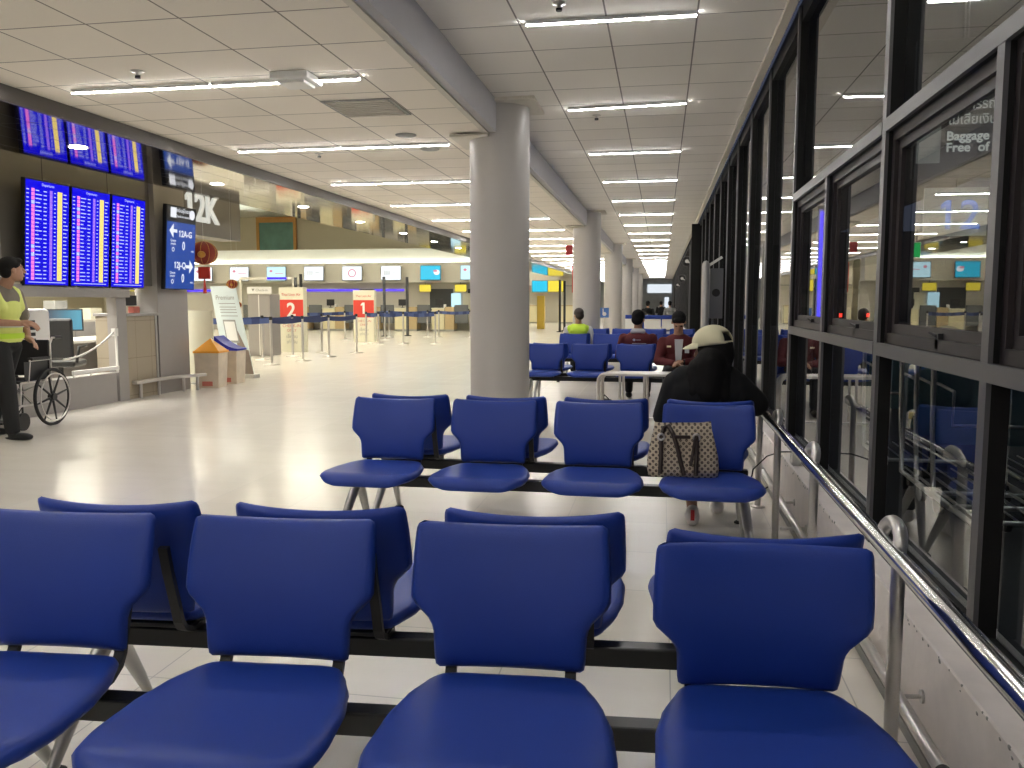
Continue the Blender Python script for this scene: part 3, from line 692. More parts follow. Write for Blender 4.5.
# the three flight boards
def fids(y0, y1, label):
    t = thing('flight_board', label, 'screen', (-6.86, (y0+y1)/2, 2.065), 0, 'row of flight information screens')
    t.rotation_euler = (0, R(4), 0)
    w_ = (y1-y0)/2-0.008; h = 0.58
    MB().box(-0.185, -0.0505, -0.15, 0.15, -0.12, 0.12).build('wall_bracket', 'blackmetal', t)
    MB().box(-0.05, 0.0, -w_-0.006, w_+0.006, -h-0.006, h+0.006, ch=0.004).build('casing', 'blackmetal', t)
    a = MB().box(0.0005, 0.004, -w_+0.006, w_-0.006, -h+0.008, h-0.008, 5); X0, X1 = 0.0042, 0.0052
    yw = 2*w_
    def cell(f0, f1, z, hh, mi): a.box(X0, X1, -w_+f0*yw, -w_+f1*yw, z-hh, z+hh, mi)
    nrow = 23; dz = (2*h-0.15)/nrow
    cell(0.07, 0.92, -h+0.035, 0.004, 0)
    for i in range(nrow):
        z = h-0.115-dz*i
        cell(0.02, 0.075, z, 0.0055, 0)
        cell(0.13, 0.20, z, dz*0.43, random.choice([1, 1, 0, 1]) if i > 0 else 1)
        cell(0.22, 0.22+random.uniform(0.07, 0.15), z, 0.0055, 0)
        cell(0.40, 0.47, z, 0.0055, 0)
        cell(0.54, 0.60, z, dz*0.47, 2)
        cell(0.64, 0.68, z, 0.005, 0)
        cell(0.72, 0.83, z, dz*0.505, 3)
        cell(0.86, 0.86+random.uniform(0.06, 0.11), z, 0.0055, 0)
        for m_ in range(2): cell(0.745+0.035*m_, 0.765+0.035*m_, z, 0.003, 4)
    sc = a.build('display', ['scrwhite', 'scrpink', 'scrlilac', 'scryellow', 'wood', 'screenblue'], t)
    text('screen_title', 'Departures', 0.042, (0.0052, 0.0, h-0.045), EAST, 'scrwhite', sc, 0.0004)
fids(8.11, 8.81, 'leftmost of the three blue flight information screens')
fids(8.84, 9.54, 'middle of the three blue flight information screens')
fids(9.57, 10.27, 'rightmost of the three blue flight information screens')
# blue gate direction sign
t = thing('direction_sign', 'black topped blue illuminated check-in direction sign on the pillar', 'sign', (-6.80, 11.03, 2.065))
t.rotation_euler = (0, R(4), 0)
MB().box(-0.06, 0.0, -0.37, 0.37, -0.59, 0.59, ch=0.005).build('casing', 'blackmetal', t)
MB().box(-0.186, -0.0605, -0.15, 0.15, -0.12, 0.12).build('wall_bracket', 'blackmetal', t)
MB().box(0.0005, 0.004, -0.355, 0.355, -0.575, 0.36).build('blue_face', 'signblue', t)
hd = MB().box(0.0005, 0.004, -0.355, 0.355, 0.362, 0.575).build('black_header', 'black', t)
X = 0.0045
MB().box(X, X+0.001, -0.28, -0.14, 0.42, 0.56).build('check_in_icon', 'signwhite', hd)
MB().cone((X, 0.26, 0.49), (X+0.001, 0.26, 0.49), 0.07, 0.07, 20).build('clock_icon', 'signwhite', hd)
text('header_thai', 'เช็คอินผู้โดยสาร', 0.072, (X, 0.04, 0.525), EAST, 'signwhite', hd, 0.0005)
text('header_english', 'Check-in counter', 0.055, (X, 0.04, 0.445), EAST, 'signwhite', hd, 0.0005)
def arrow(y, z, d, parent):
    MB().prism([(y-d*0.10, z), (y, z+0.10), (y, z+0.045), (y+0.0*d, z+0.022), (y+d*0.09, z+0.022), (y+d*0.09, z-0.022), (y, z-0.022), (y, z-0.045), (y, z-0.10)], X, X+0.001, axis=0).build('arrow', 'signwhite', parent)
arrow(-0.20, 0.235, 1, t); arrow(0.22, -0.255, -1, t)
text('gate_text', '12A-G', 0.125, (X, 0.10, 0.20), EAST, 'signwhite', t, 0.0005, bold=0.003)
text('gate_text', '12J-Q', 0.125, (X, -0.02, -0.245), EAST, 'signwhite', t, 0.0005, bold=0.003)
text('zero_text', '0', 0.17, (X, 0.06, 0.03), EAST, 'signwhite', t, 0.0005, sx=0.8, bold=0.003)
text('zero_text', '0', 0.17, (X, 0.06, -0.43), EAST, 'signwhite', t, 0.0005, sx=0.8, bold=0.003)
for z in (0.06, -0.39):
    text('small_text', 'Queue', 0.05, (X, -0.20, z+0.04), EAST, 'signwhite', t, 0.0005)
    text('small_text', 'people', 0.045, (X, -0.20, z-0.005), EAST, 'signwhite', t, 0.0005)
    ci = MB().lathe([(0.02, 0), (0.032, 0)], n=14).build('circle_icon', 'signwhite', t)
    ci.location = (X+0.001, -0.20, z-0.085); ci.rotation_euler = (0, PI/2, 0)
    text('minute_text', 'min', 0.05, (X, 0.29, z-0.09), EAST, 'signwhite', t, 0.0005)
# backlit number on the bulkhead beyond
struct(MB().box(-7.6, -7.24, 11.6, 13.6, 2.35, 3.6).build('wall_signage', 'clad'))
t = thing('zone_lettering', 'backlit white 12K letters on the brown wall panel', 'lettering', (-7.225, 12.35, 2.76))
text('letter', '12K', 0.62, (0, 0, 0), EAST, 'letterlit', t, 0.02, bold=0.012, sx=0.95)
# inside the booth
t = thing('booth_desk', 'grey office desk with a shelf inside the glazed booth', 'desk', (-8.50, 10.9, 0))
MB().box(-0.45, 0.42, -1.6, 1.3, 0.72, 0.76, ch=0.004).build('top', 'white', t)
MB().box(-0.44, -0.40, -1.5, 1.2, 0.0, 0.72).build('back_panel', 'cladlight', t)
for y in (-1.45, 1.15): MB().box(-0.4, 0.35, y-0.02, y+0.02, 0.0, 0.72).build('leg', 'cladlight', t)
t = thing('office_chair', 'black office chair with armrests behind the booth opening', 'chair', (-7.74, 9.66, 0), R(200))
MB().box(-0.25, 0.25, -0.25, 0.25, 0.46, 0.54, ch=0.03).build('seat', 'black', t)
MB().box(-0.25, 0.25, 0.22, 0.29, 0.56, 1.09, ch=0.03).build('backrest', 'black', t)
MB().cone((0, 0, 0.1), (0, 0, 0.46), 0.03, 0.03, 12).build('gas_lift', 'blackmetal', t)
lb_ = MB()
for k in range(5): a = 2*PI*k/5; lb_.cone((0, 0, 0.10), (0.28*math.cos(a), 0.28*math.sin(a), 0.06), 0.025, 0.018, 8).ball((0.28*math.cos(a), 0.28*math.sin(a), 0.032), 0.03, nu=8, nv=6)
lb_.build('star_base', 'black', t)
for sx in (-1, 1): MB().path([(sx*0.26, 0.2, 0.52), (sx*0.29, 0.18, 0.72), (sx*0.29, -0.12, 0.72)], 0.018, 8).build('armrest', 'black', t)
t = thing('desk_monitor', 'desk screen showing a blue picture behind the office chair', 'monitor', (-8.55, 10.75, 0.76), R(-50))
MB().box(-0.01, 0.02, -0.27, 0.27, 0.12, 0.44, ch=0.004).build('casing', 'black', t)
MB().box(0.0205, 0.022, -0.25, 0.25, 0.14, 0.42).build('picture', 'deskpic', t)
MB().box(-0.05, 0.05, -0.08, 0.08, 0, 0.012).cone((0, 0, 0.01), (0, 0, 0.2), 0.018, 0.018, 8).build('stand', 'black', t)
t = thing('label_printer', 'white printer box with a dark slot on the booth desk', 'printer', (-8.30, 10.15, 0.76))
MB().box(-0.12, 0.12, -0.12, 0.12, 0, 0.17, ch=0.015).build('body', 'white', t)
MB().box(0.121, 0.123, -0.05, 0.05, 0.08, 0.11).build('slot', 'black', t)
t = thing('paper_tray', 'blue document tray holding papers on the booth desk', 'tray', (-8.30, 9.72, 0.76))
MB().box(-0.12, 0.12, -0.16, 0.16, 0, 0.05, ch=0.004).build('tray', 'bluelid', t)
MB().box(-0.10, 0.10, -0.14, 0.14, 0.051, 0.065).build('papers', 'white', t)
t = thing('ticket_kiosk', 'rounded white kiosk cabinet standing in the booth opening behind the wheelchair', 'kiosk', (-7.28, 8.55, 0))
MB().box(-0.15, 0.15, -0.22, 0.22, 0.0, 1.22, ch=0.04).build('body', 'white', t)
MB().box(-0.05, 0.05, -0.24, -0.06, 1.225, 1.40, ch=0.02).build('camera_head', 'black', t)
gr = MB()
for i in range(6): gr.box(0.151, 0.155, -0.16, -0.04, 0.70+i*0.07, 0.74+i*0.07)
gr.build('grille', 'blackmetal', t)
t = thing('hose', 'grey hose bowed down across the booth opening', 'hose', (-6.97, 9.2, 0))
pts = []
for i in range(13):
    f = i/12; pts.append((0.0, -0.45+0.95*f, 0.62+0.30*f*f))
MB().path(pts, 0.012, 8).build('hose', 'alu', t)
MB().box(-0.03, 0.03, 0.48, 0.54, 0.86, 0.96).box(-0.01, 0.01, 0.52, 0.545, 0.385, 0.86).box(-0.02, 0.02, -0.3, 0.545, 0.425, 0.47).box(-0.01, 0.01, -0.3, -0.27, 0.385, 0.43).box(-0.01, 0.01, 0.0, 0.03, 0.385, 0.43).build('frame', 'white', t)
t = thing('monitor_arm', 'black monitor on an arm on the stone counter', 'monitor', (-7.15, 10.14, 1.15))
MB().cone((0, -0.05, 0), (0, -0.05, 0.22), 0.012, 0.012, 8).cone((0, -0.05, 0.2), (0, 0.1, 0.2), 0.012, 0.012, 8).build('arm', 'black', t)
MB().box(-0.02, 0.02, 0.02, 0.30, 0.10, 0.24, ch=0.01).build('screen', 'black', t)
o = MB().box(-7.14, -7.05, 10.25, 10.38, 1.151, 1.24, ch=0.005).build('paper_notice', 'reddim'); tag(o, 'small red notice card on the stone counter ledge', 'card')
t = thing('white_panel_board', 'tall white board standing beyond the stone counter ledge', 'panel', (-7.30, 10.52, 1.15))
MB().box(-0.02, 0.0, -0.10, 0.13, 0, 1.55).build('board', 'cream', t); MB().box(0.0, 0.004, -0.09, 0.12, 0.60, 0.64).box(0.0, 0.004, -0.09, 0.12, 0.3, 0.31).build('stripe', 'monyellow', t)
# booth rear: low shelves seen through the opening
t = thing('supply_shelf', 'pale cupboard with boxes behind the booth desk', 'cupboard', (-9.1, 12.6, 0))
MB().box(-0.3, 0.0, -1.6, 1.2, 0.0, 1.02).build('carcass', 'hallgrey', t)
for i in range(4): MB().box(0.001, 0.015, -1.58+i*0.69, -0.91+i*0.69, 0.04, 0.98).build('door', 'cladlight', t)
for i, (y, hgt) in enumerate(((11.5, 0.30), (12.3, 0.18), (13.2, 0.34))):
    o = MB().box(-9.35, -9.15, y-0.14, y+0.14, 1.021, 1.02+hgt, ch=0.004).build('storage_box', ['greyprint', 'cream', 'black'][i])
    tag(o, ['grey storage box at the left end of the pale booth cupboard', 'low cream box in the middle of the booth cupboard', 'tall black box at the right end of the booth cupboard'][i], 'box')
o = MB().box(-8.6, -7.6, 7.6, 10.6, 2.75, 2.79).build('added_booth_lamp', 'boothfill'); tag(o, 'added lamp panel brightening the booth behind the flight screens', 'ceiling light')  # glowing panel added to brighten the inside of the booth
struct(MB().box(-9.6, -7.26, 6.0, 11.4, 2.80, 2.86).build('ceiling_booth', 'plaster'))
# stainless knee barrier in front of the pillar
t = thing('kick_barrier', 'low bent steel rail guarding the foot of the tall pillar', 'barrier', (0, 0, 0))
ra = MB().box(-0.04, 0.04, 0.0, 0.80, 0.20, 0.245, ch=0.006).build('rail', 'brushed', t)
ra.location = (-6.93, 10.02, 0)
ra = MB().box(-0.04, 0.04, 0.0, 0.62, 0.20, 0.245, ch=0.006).build('rail', 'brushed', t)
ra.location = (-6.93, 10.80, 0); ra.rotation_euler = (0, 0, R(-22))
for x, y in ((-6.93, 10.15), (-6.92, 10.55), (-6.83, 11.02), (-6.75, 11.25)):
    MB().cone((x, y, 0), (x, y, 0.20), 0.022, 0.022, 12).build('post', 'brushed', t)

# charity boxes, white panel, banner
t = thing('white_partition', 'plain white upright panel standing beside the tall pillar', 'panel', (-7.19, 12.05, 0))
MB().box(-0.27, 0.26, -0.012, 0.012, 0.03, 1.165, ch=0.002).build('panel', 'cream', t)
MB().box(-0.27, 0.26, -0.04, 0.04, 0, 0.029).build('foot', 'alu', t)
def donation(x, y, z, lid, label, rz):
    t = thing('donation_box', label, 'box', (x, y, 0), rz)
    n = MB(); a, b, hh = 0.165, 0.190, 0.53
    v = [(-a, -a, 0.0), (a, -a, 0.0), (a, a, 0.0), (-a, a, 0.0), (-b, -b, hh), (b, -b, hh), (b, b, hh), (-b, b, hh)]
    n.add(v, [(0, 3, 2, 1), (4, 5, 6, 7), (0, 1, 5, 4), (1, 2, 6, 5), (2, 3, 7, 6), (3, 0, 4, 7)]); n.build('acrylic_body', 'acrylic', t)
    n = MB()
    if lid == 'orange':
        n.box(-b-0.01, b+0.01, -b-0.01, b+0.01, hh+0.001, hh+0.03)
        n.add([(-b, -b, hh+0.03), (b, -b, hh+0.03), (b, b, hh+0.03), (-b, b, hh+0.03), (0, 0, hh+0.22)], [(0, 1, 4), (1, 2, 4), (2, 3, 4), (3, 0, 4), (3, 2, 1, 0)])
    else:
        n.box(-b-0.01, b+0.01, -b-0.01, b+0.01, hh+0.001, hh+0.03)
        pr = [(-b, hh+0.03)]+[(-b+0.02+2*b*f, hh+0.03+0.20*(1-f)**1.8) for f in (0, .15, .3, .45, .6, .8, 1.0)]
        n.prism([(p[0], p[1]) for p in pr], -b, b, axis=1)
    n.build('lid', 'orange' if lid == 'orange' else 'bluelid', t)
    MB().box(-0.08, 0.08, -a-0.012, -a-0.008, 0.03, 0.10).build('notes', 'reddim', t)
donation(-6.79, 11.72, 0, 'orange', 'clear donation box with an orange pyramid lid', R(8))
donation(-6.83, 12.36, 0, 'blue', 'clear donation box with a curved blue lid', R(6))
t = thing('rollup_banner', 'leaning pale blue pull-up banner with dense print by the donation boxes', 'banner', (-7.15, 13.2, 0))
n = MB(); n.add([(-0.53, 0.10, 1.57), (0.01, -0.02, 1.57), (0.31, -0.02, 0.06), (-0.28, 0.10, 0.06), (-0.53, 0.106, 1.57), (0.01, -0.014, 1.57), (0.31, -0.014, 0.06), (-0.28, 0.106, 0.06)],
      [(0, 1, 2, 3), (7, 6, 5, 4), (0, 4, 5, 1), (1, 5, 6, 2), (2, 6, 7, 3), (3, 7, 4, 0)])
sh = n.build('printed_sheet', 'bannerblue', t)
def bp(fx, fz, d=0.004):       # point on the banner sheet
    top = Vector((-0.53, 0.10, 1.57)).lerp(Vector((0.01, -0.02, 1.57)), fx); bot = Vector((-0.28, 0.10, 0.06)).lerp(Vector((0.31, -0.02, 0.06)), fx)
    return bot.lerp(top, fz)+Vector((0, -d, 0))
def bquad(f0, f1, g0, g1, mi, mb_): mb_.add([bp(f0, g0), bp(f1, g0), bp(f1, g1), bp(f0, g1)], [(0, 1, 2, 3)], mi)
n = MB(); bquad(0.02, 0.98, 0.0, 0.28, 0, n)
n.add([bp(0.62, 0.24), bp(0.95, 0.24), bp(0.8, 0.42), bp(0.70, 0.52), bp(0.6, 0.46)], [(0, 1, 2, 3, 4)], 0)
bquad(0.25, 0.72, 0.36, 0.62, 1, n); bquad(0.29, 0.68, 0.385, 0.60, 2, n)
for g in (0.40, 0.44): bquad(0.32, 0.44, g, g+0.025, 1, n); bquad(0.50, 0.64, g, g+0.025, 1, n)
for g in (0.80, 0.76, 0.73, 0.70, 0.66): bquad(0.22, 0.85, g, g+0.008, 1, n)
for v_ in range(len(n.v)): pass
for i_, f_ in enumerate(n.m):
    if f_ == 2:
        for k_ in n.f[i_]: n.v[k_] = (n.v[k_][0], n.v[k_][1]-0.003, n.v[k_][2])
for i_ in range(2, len(n.f)-1): pass
n.build('print', ['bannertan', 'greyprint', 'white'], sh)
text('banner_heading', 'Premium', 0.11, tuple(bp(0.5, 0.87)), (PI/2, 0, R(-12)), 'greyprint', sh, 0.001)
MB().box(-0.30, 0.33, -0.06, 0.14, 0.0, 0.07, ch=0.01).build('cassette', 'alu', t)
def lantern(x, y, z, r, hang, label, tail=True):
    t = thing('paper_lantern', label, 'lantern', (x, y, z))
    pr = []
    for i in range(13):
        a = PI*i/12; pr.append((max(0.03, r*math.sin(a)), 0.86*r*math.cos(a)))
    MB().lathe(pr, n=20).build('globe', 'lantern', t)
    g = MB()
    for k in range(10):
        a = 2*PI*k/10; pts = [(1.02*r*math.sin(PI*i/10)*math.cos(a), 1.02*r*math.sin(PI*i/10)*math.sin(a), 0.87*r*math.cos(PI*i/10)) for i in range(11)]
        g.path(pts, 0.004, 5)
    for a0 in (-2.2, -1.2):
        g.ball((0.97*r*math.cos(a0), 0.97*r*math.sin(a0), -0.15*r), (0.30*r, 0.30*r, 0.25*r), nu=10, nv=8)
    g.build('gold_ribs', 'gold', t)
    MB().cone((0, 0, 0.8*r), (0, 0, hang), 0.0015, 0.0015, 6).build('cord', 'white', t)
    if tail:
        MB().box(-0.09, 0.09, -0.02, 0.02, -r*0.95-0.20, -r*0.95-0.02).build('charm', 'redsign', t)
        MB().cone((0, 0, -r*0.95-0.20), (0, 0, -r*0.95-0.42), 0.01, 0.03, 8).build('tassel', 'redsign', t)
lantern(-6.87, 11.75, 2.04, 0.20, 3.66, 'large red and gold lantern hanging beside the blue sign')
lantern(-7.10, 13.0, 1.60, 0.085, 4.10, 'small red lantern hanging above the pull-up banner', False)
lantern(-7.33, 13.6, 1.25, 0.06, 4.45, 'tiny red lantern hanging at the edge of the pull-up banner', False)
t = thing('metal_cabinet', 'tall grey double door cabinet behind the banner, sign panel on top', 'cabinet', (-9.35, 18.6, 0))
MB().box(-0.42, 0.16, 0, 0.5, 0.02, 1.48).build('carcass', 'cladlight', t)
for k in range(2): MB().box(-0.41+0.285*k, -0.13+0.285*k, -0.015, -0.001, 0.05, 1.46).build('door', 'cladlight', t)
MB().box(-0.14, -0.12, -0.02, -0.002, 0.03, 1.47).build('pale_edge', 'white', t)
sg = MB().box(-0.42, 0.20, -0.02, 0.02, 1.50, 1.66).build('sign_panel', 'white', t)
text('sign_text', '▼ Check-in', 0.085, (-0.10, -0.023, 1.58), FRONT, 'greyprint', sg, 0.001)

# ------------------------------------------------------------------ queue barriers
def stanchion(x, y, nxt, label):
    t = thing('queue_stanchion', label, 'barrier post', (x, y, 0), 0, 'queue barrier posts')
    MB().lathe([(0.001, 0), (0.17, 0), (0.17, 0.012), (0.04, 0.03), (0.03, 0.05)], n=20).build('base', 'brushed', t)
    MB().cone((0, 0, 0.03), (0, 0, 0.93), 0.028, 0.028, 12).build('pole', 'brushed', t)
    MB().cone((0, 0, 0.93), (0, 0, 1.0), 0.034, 0.034, 12).build('cap', 'black', t)
    if nxt:
        dx, dy = nxt[0]-x, nxt[1]-y; n = 8; v = []
        for i in range(n+1):
            f = i/n; s = 0.03*math.sin(PI*f)*-1
            for dz, q in ((0.865, 0), (0.975, 0)): v.append((dx*f, dy*f, dz+s)); v.append((dx*f, dy*f+0.006, dz+s))
        fs = []
        for i in range(n):
            a = i*4; b = a+4
            fs += [(a, b, b+2, a+2), (a+1, a+3, b+3, b+1), (a, a+1, b+1, b), (a+2, b+2, b+3, a+3)]
        MB().add(v, fs).build('belt', 'navy', t)
chains = [[(-9.30, 15.6), (-7.94, 16.06), (-7.80, 17.28), (-7.76, 18.65), (-7.67, 20.25)],
          [(-10.0, 16.3), (-8.82, 17.42), (-8.65, 18.6), (-8.55, 20.1)],
          [(-12.0, 25.5), (-10.70, 27.15), (-9.35, 27.4), (-9.0, 24.6), (-8.6, 24.6), (-7.9, 24.9), (-6.9, 25.0)],
          [(-11.6, 31.5), (-9.9, 29.5), (-8.55, 29.9), (-8.2, 30.2), (-6.9, 29.8)]]
names = ['front', 'second', 'third', 'rear']
for ci, chn in enumerate(chains):
    for k, (x, y) in enumerate(chn):
        stanchion(x, y, chn[k+1] if k+1 < len(chn) else None, 'steel queue post, %s from the left in the %s belt line' % (['first', 'second', 'third', 'fourth', 'fifth', 'sixth', 'seventh'][k], names[ci]))
def totem(x, y, num, label, wdt=0.68):
    t = thing('lane_totem', label, 'sign', (x, y, 0), 0, 'numbered red lane signs')
    MB().box(-wdt/2, wdt/2, 0, 0.22, 0.0, 1.68, ch=0.004).build('body', 'cream', t)
    pn = MB().box(-wdt/2+0.01, wdt/2-0.01, -0.006, -0.001, 0.80, 1.36).build('red_panel', 'redsign', t)
    text('number', num, 0.50, (0, -0.008, 1.08), FRONT, 'white', pn, 0.002, bold=0.012)
    text('airline_name', 'Thai Lion Air', 0.10, (0, -0.004, 1.49), FRONT, 'redsign', t, 0.001)
    text('lane_text', 'CHECK-IN', 0.11, (0, -0.004, 0.68), FRONT, 'reddim', t, 0.001)
    text('lane_text', 'ONLY', 0.10, (0, -0.004, 0.56), FRONT, 'reddim', t, 0.001)
    text('lane_thai', 'เช็คอิน', 0.12, (0, -0.004, 0.40), FRONT, 'greyprint', t, 0.001)
    text('lane_thai', 'เท่านั้น', 0.12, (0, -0.004, 0.26), FRONT, 'greyprint', t, 0.001)
totem(-9.50, 20.4, '2', 'cream lane sign with white 2 on a red square')
totem(-9.55, 25.9, '1', 'cream lane sign with white 1 on a red square', 0.72)
def slim_pole(x, y, label):
    o = MB().lathe([(0.001, 0), (0.15, 0), (0.15, 0.02), (0.055, 0.04), (0.055, 2.25), (0.001, 2.25)], n=14).build('tall_black_post', 'black', None, (x, y, 0)); tag(o, label, 'post', 'tall black posts at the check-in desks')
slim_pole(-10.35, 30.3, 'tall black post just right of the lane sign 1'); slim_pole(-9.6, 30.8, 'tall black post between the second pair of cream desks')
slim_pole(-12.2, 27, 'tall black post between the two lane signs'); slim_pole(-14.0, 30.5, 'tall black post just behind the lane sign 2')
slim_pole(-4.35, 36, 'tall black post right of the first column near the yellow screen'); slim_pole(-4.32, 37.5, 'tall black post furthest right beyond the yellow screen')

# ------------------------------------------------------------------ check-in hall
YC = 36.0
def desk(k, x):
    t = thing('checkin_desk', 'cream check-in desk %s, counted from the right end by the column' % ['one', 'two', 'three', 'four', 'five', 'six', 'seven', 'eight', 'nine'][k], 'desk', (x, YC, 0), 0, 'check-in desks')
    MB().box(-0.32, 0.25, 0, 0.7, 0.08, 1.0).build('body', 'cream2', t)
    MB().box(0.26, 0.68, 0.05, 0.7, 0.08, 1.08).build('wood_side', 'wood', t)
    MB().box(-0.34, 0.27, -0.03, 0.72, 1.001, 1.04).build('top', 'cream', t)
    MB().box(0.70, 1.30, 0.1, 0.2, 0.35, 1.17).build('grey_screen', 'greypanel', t)
    MB().box(-0.32, 0.68, 0.05, 0.7, 0.0, 0.079).build('plinth', 'greyprint', t)
    m = thing('desk_terminal', 'black terminal on the cream check-in desk %s from the right' % ['one', 'two', 'three', 'four', 'five', 'six', 'seven', 'eight', 'nine'][k], 'computer', (x, YC+0.35, 1.04), 0, 'terminals on the check-in desks')
    MB().box(-0.25, 0.12, -0.02, 0.02, 0.10, 0.38, ch=0.01).build('screen', 'black', m)
    MB().box(-0.12, 0.0, -0.08, 0.08, 0, 0.02).cone((-0.06, 0, 0.02), (-0.06, 0, 0.12), 0.02, 0.02, 8).build('stand', 'black', m)
    MB().box(0.14, 0.24, -0.06, 0.06, 0, 0.16, ch=0.01).build('scanner', 'white', m)
for k in range(8): desk(k, -8.05-1.72*k)
struct(MB().box(-24, -6.4, 37.4, 37.6, 0.0, 2.2).build('wall_checkin', 'hallgrey'))
struct(MB().box(-24, -6.4, 36.6, 37.4, 2.25, 3.0).box(-24, -6.4, 36.55, 37.4, 2.18, 2.249).build('wall_monitor_bulkhead', 'hallgrey'))
# curved cove above, lit from a trough
pts = []
for i in range(9):
    a = PI/2*i/8; pts.append((37.5-0.7*math.cos(a)*1.0, 3.02+0.75*math.sin(a)))
cv = MB(); v = []
for (y, z) in pts: v += [(-24, y, z), (-6.4, y, z)]
cv.add(v, [(2*i, 2*i+1, 2*i+3, 2*i+2) for i in range(8)], 0, True)
cv.add([(-24, 37.5, 3.02), (-6.4, 37.5, 3.02), (-6.4, 37.5, 3.77), (-24, 37.5, 3.77)], [(0, 1, 2, 3)])
struct(cv.build('ceiling_cove', 'white'))
o = MB().box(-24, -6.4, 36.72, 36.84, 3.02, 3.06).build('cove_light', 'cove'); tag(o, 'long greenish white light strip glowing under the curved white cove', 'light')
o = MB().box(-24, -6.4, 36.60, 36.64, 3.001, 3.09).build('trim_10', 'hallgrey'); struct(o)
struct(MB().box(-30, -6.9, 41.0, 41.2, 0.0, 5.7).build('wall_checkin_rear', 'hallwall'))
t = thing('framed_picture', 'teal picture in a gold frame high on the hall rear wall', 'picture', (-19.75, 40.9, 4.78))
MB().box(-1.0, 1.0, -0.02, 0.02, -0.8, 0.62).build('canvas', 'picture', t)
MB().box(-1.1, -0.95, -0.08, 0.06, -0.9, 0.9).box(0.95, 1.1, -0.08, 0.06, -0.9, 0.9).box(-0.95, 0.95, -0.08, 0.06, 0.62, 0.9).build('frame', 'goldframe', t)
kinds = ['monpale', 'moncyan', 'monwhite', 'monwhite', 'monwhite', 'monpale', 'monwhite', 'monwhite']
desc = ['pale monitor over the desks, partly behind the nearest column', 'bright cyan monitor over the check-in desks', 'white monitor just left of the cyan one', 'white monitor with a red ring symbol over the desks', 'white monitor left of the red ring one', 'pale blue monitor above lane sign 2', 'white monitor with pink mark left of the pale blue one', 'white monitor furthest left over the desks']
for k in range(8):
    x = -8.35-1.86*k*0.99
    t = thing('ceiling_monitor', desc[k], 'monitor', (x, 36.2, 2.60), 0, 'monitors over the check-in desks')
    t.rotation_euler = (R(-4), 0, R(3))
    MB().box(-0.47, 0.47, 0.0, 0.05, -0.33, 0.33, ch=0.01).build('casing', 'black', t)
    sc = MB().box(-0.45, 0.45, -0.006, -0.001, -0.31, 0.31).build('display', kinds[k], t)
    MB().cone((-0.2, 0.05, 0.1), (-0.2, 0.42, 0.1), 0.02, 0.02, 8).build('bracket', 'blackmetal', t)
    X2 = MB()
    if k == 1: X2.ball((0.28, -0.008, 0.02), (0.14, 0.003, 0.12), 1, 12, 6).ball((0.22, -0.012, 0.08), (0.10, 0.003, 0.05), 0, 10, 6).build('picture', ['monpink', 'monwhite'], sc)
    elif k == 3:
        X2.lathe([(0.14, 0), (0.19, 0)], n=20).build('red_ring', 'monpink', sc); sc.children[0].rotation_euler = (PI/2, 0, 0); sc.children[0].location = (0, -0.008, 0)
    elif k in (2, 4):
        for i in range(3): X2.box(-0.30+i*0.10, -0.26+i*0.10, -0.009, -0.007, -0.10, 0.12)
        X2.box(0.05, 0.30, -0.009, -0.007, 0.02, 0.05); X2.build('symbols', 'greyprint', sc)
    else:
        X2.ball((-0.25, -0.008, 0.12), (0.08, 0.003, 0.06), 0, 10, 6).box(-0.05, 0.35, -0.009, -0.007, 0.0, 0.03).build('symbols', 'monpink', sc)
for k, x in enumerate((-8.0, -9.65, -11.3)):
    t = thing('desk_sign_screen', ['rightmost small yellow screen under the monitors', 'middle small yellow screen under the monitors', 'leftmost small yellow screen under the monitors'][k], 'screen', (x+0.75, 36.56, 1.92), 0, 'yellow desk screens')
    MB().box(-0.28, 0.28, 0, 0.04, -0.17, 0.17, ch=0.005).build('casing', 'black', t)
    d = MB().box(-0.265, 0.265, -0.005, -0.001, -0.155, 0.155).build('display', 'monyellow', t)
    MB().cone((0, 0.02, 0.17), (0, 0.02, 0.26), 0.012, 0.012, 6).build('rod', 'blackmetal', t)
o = MB().box(-16.6, -11.8, 37.36, 37.399, 1.80, 1.90).build('neon_strip', 'neon'); tag(o, 'long violet blue neon line on the wall behind the desks', 'light')
o = MB().box(-24.0, -21.5, 37.36, 37.399, 1.80, 1.90).build('neon_strip', 'neon'); tag(o, 'violet blue neon line far left behind the hanging lanterns', 'light')
t = thing('glass_booth', 'greenish glass booth panel left of the lane sign 2', 'booth', (-15.6, 31.5, 0))
MB().box(-1.3, -1.2, 0, 0.1, 0, 2.3).box(1.0, 1.06, 0, 0.1, 0, 2.3).box(-1.2, 1.0, 0, 0.1, 2.2, 2.3).build('frame', 'hallgrey', t)
MB().box(-1.2, 1.0, 0.04, 0.05, 0.0, 2.2).build('pane', 'pane', t)
o = MB().box(-15.65, -14.85, 31.44, 31.499, 2.20, 2.29).build('neon_strip', 'led'); tag(o, 'short bright blue neon strip over the glass booth', 'light')
# dark back-office openings behind the desks
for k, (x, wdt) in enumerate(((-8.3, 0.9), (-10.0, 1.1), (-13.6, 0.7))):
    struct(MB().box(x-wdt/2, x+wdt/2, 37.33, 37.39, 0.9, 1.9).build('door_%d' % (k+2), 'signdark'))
for k, (x, lb) in enumerate(((-9.3, 'white notice board panel behind the desks near the column'), (-8.75, 'narrow white notice between dark openings behind the desks'))):
    o = MB().box(x-0.22, x+0.22, 37.28, 37.32, 1.0, 1.7).build('notice_board', 'monpale' if k == 0 else 'cream'); tag(o, lb, 'notice')
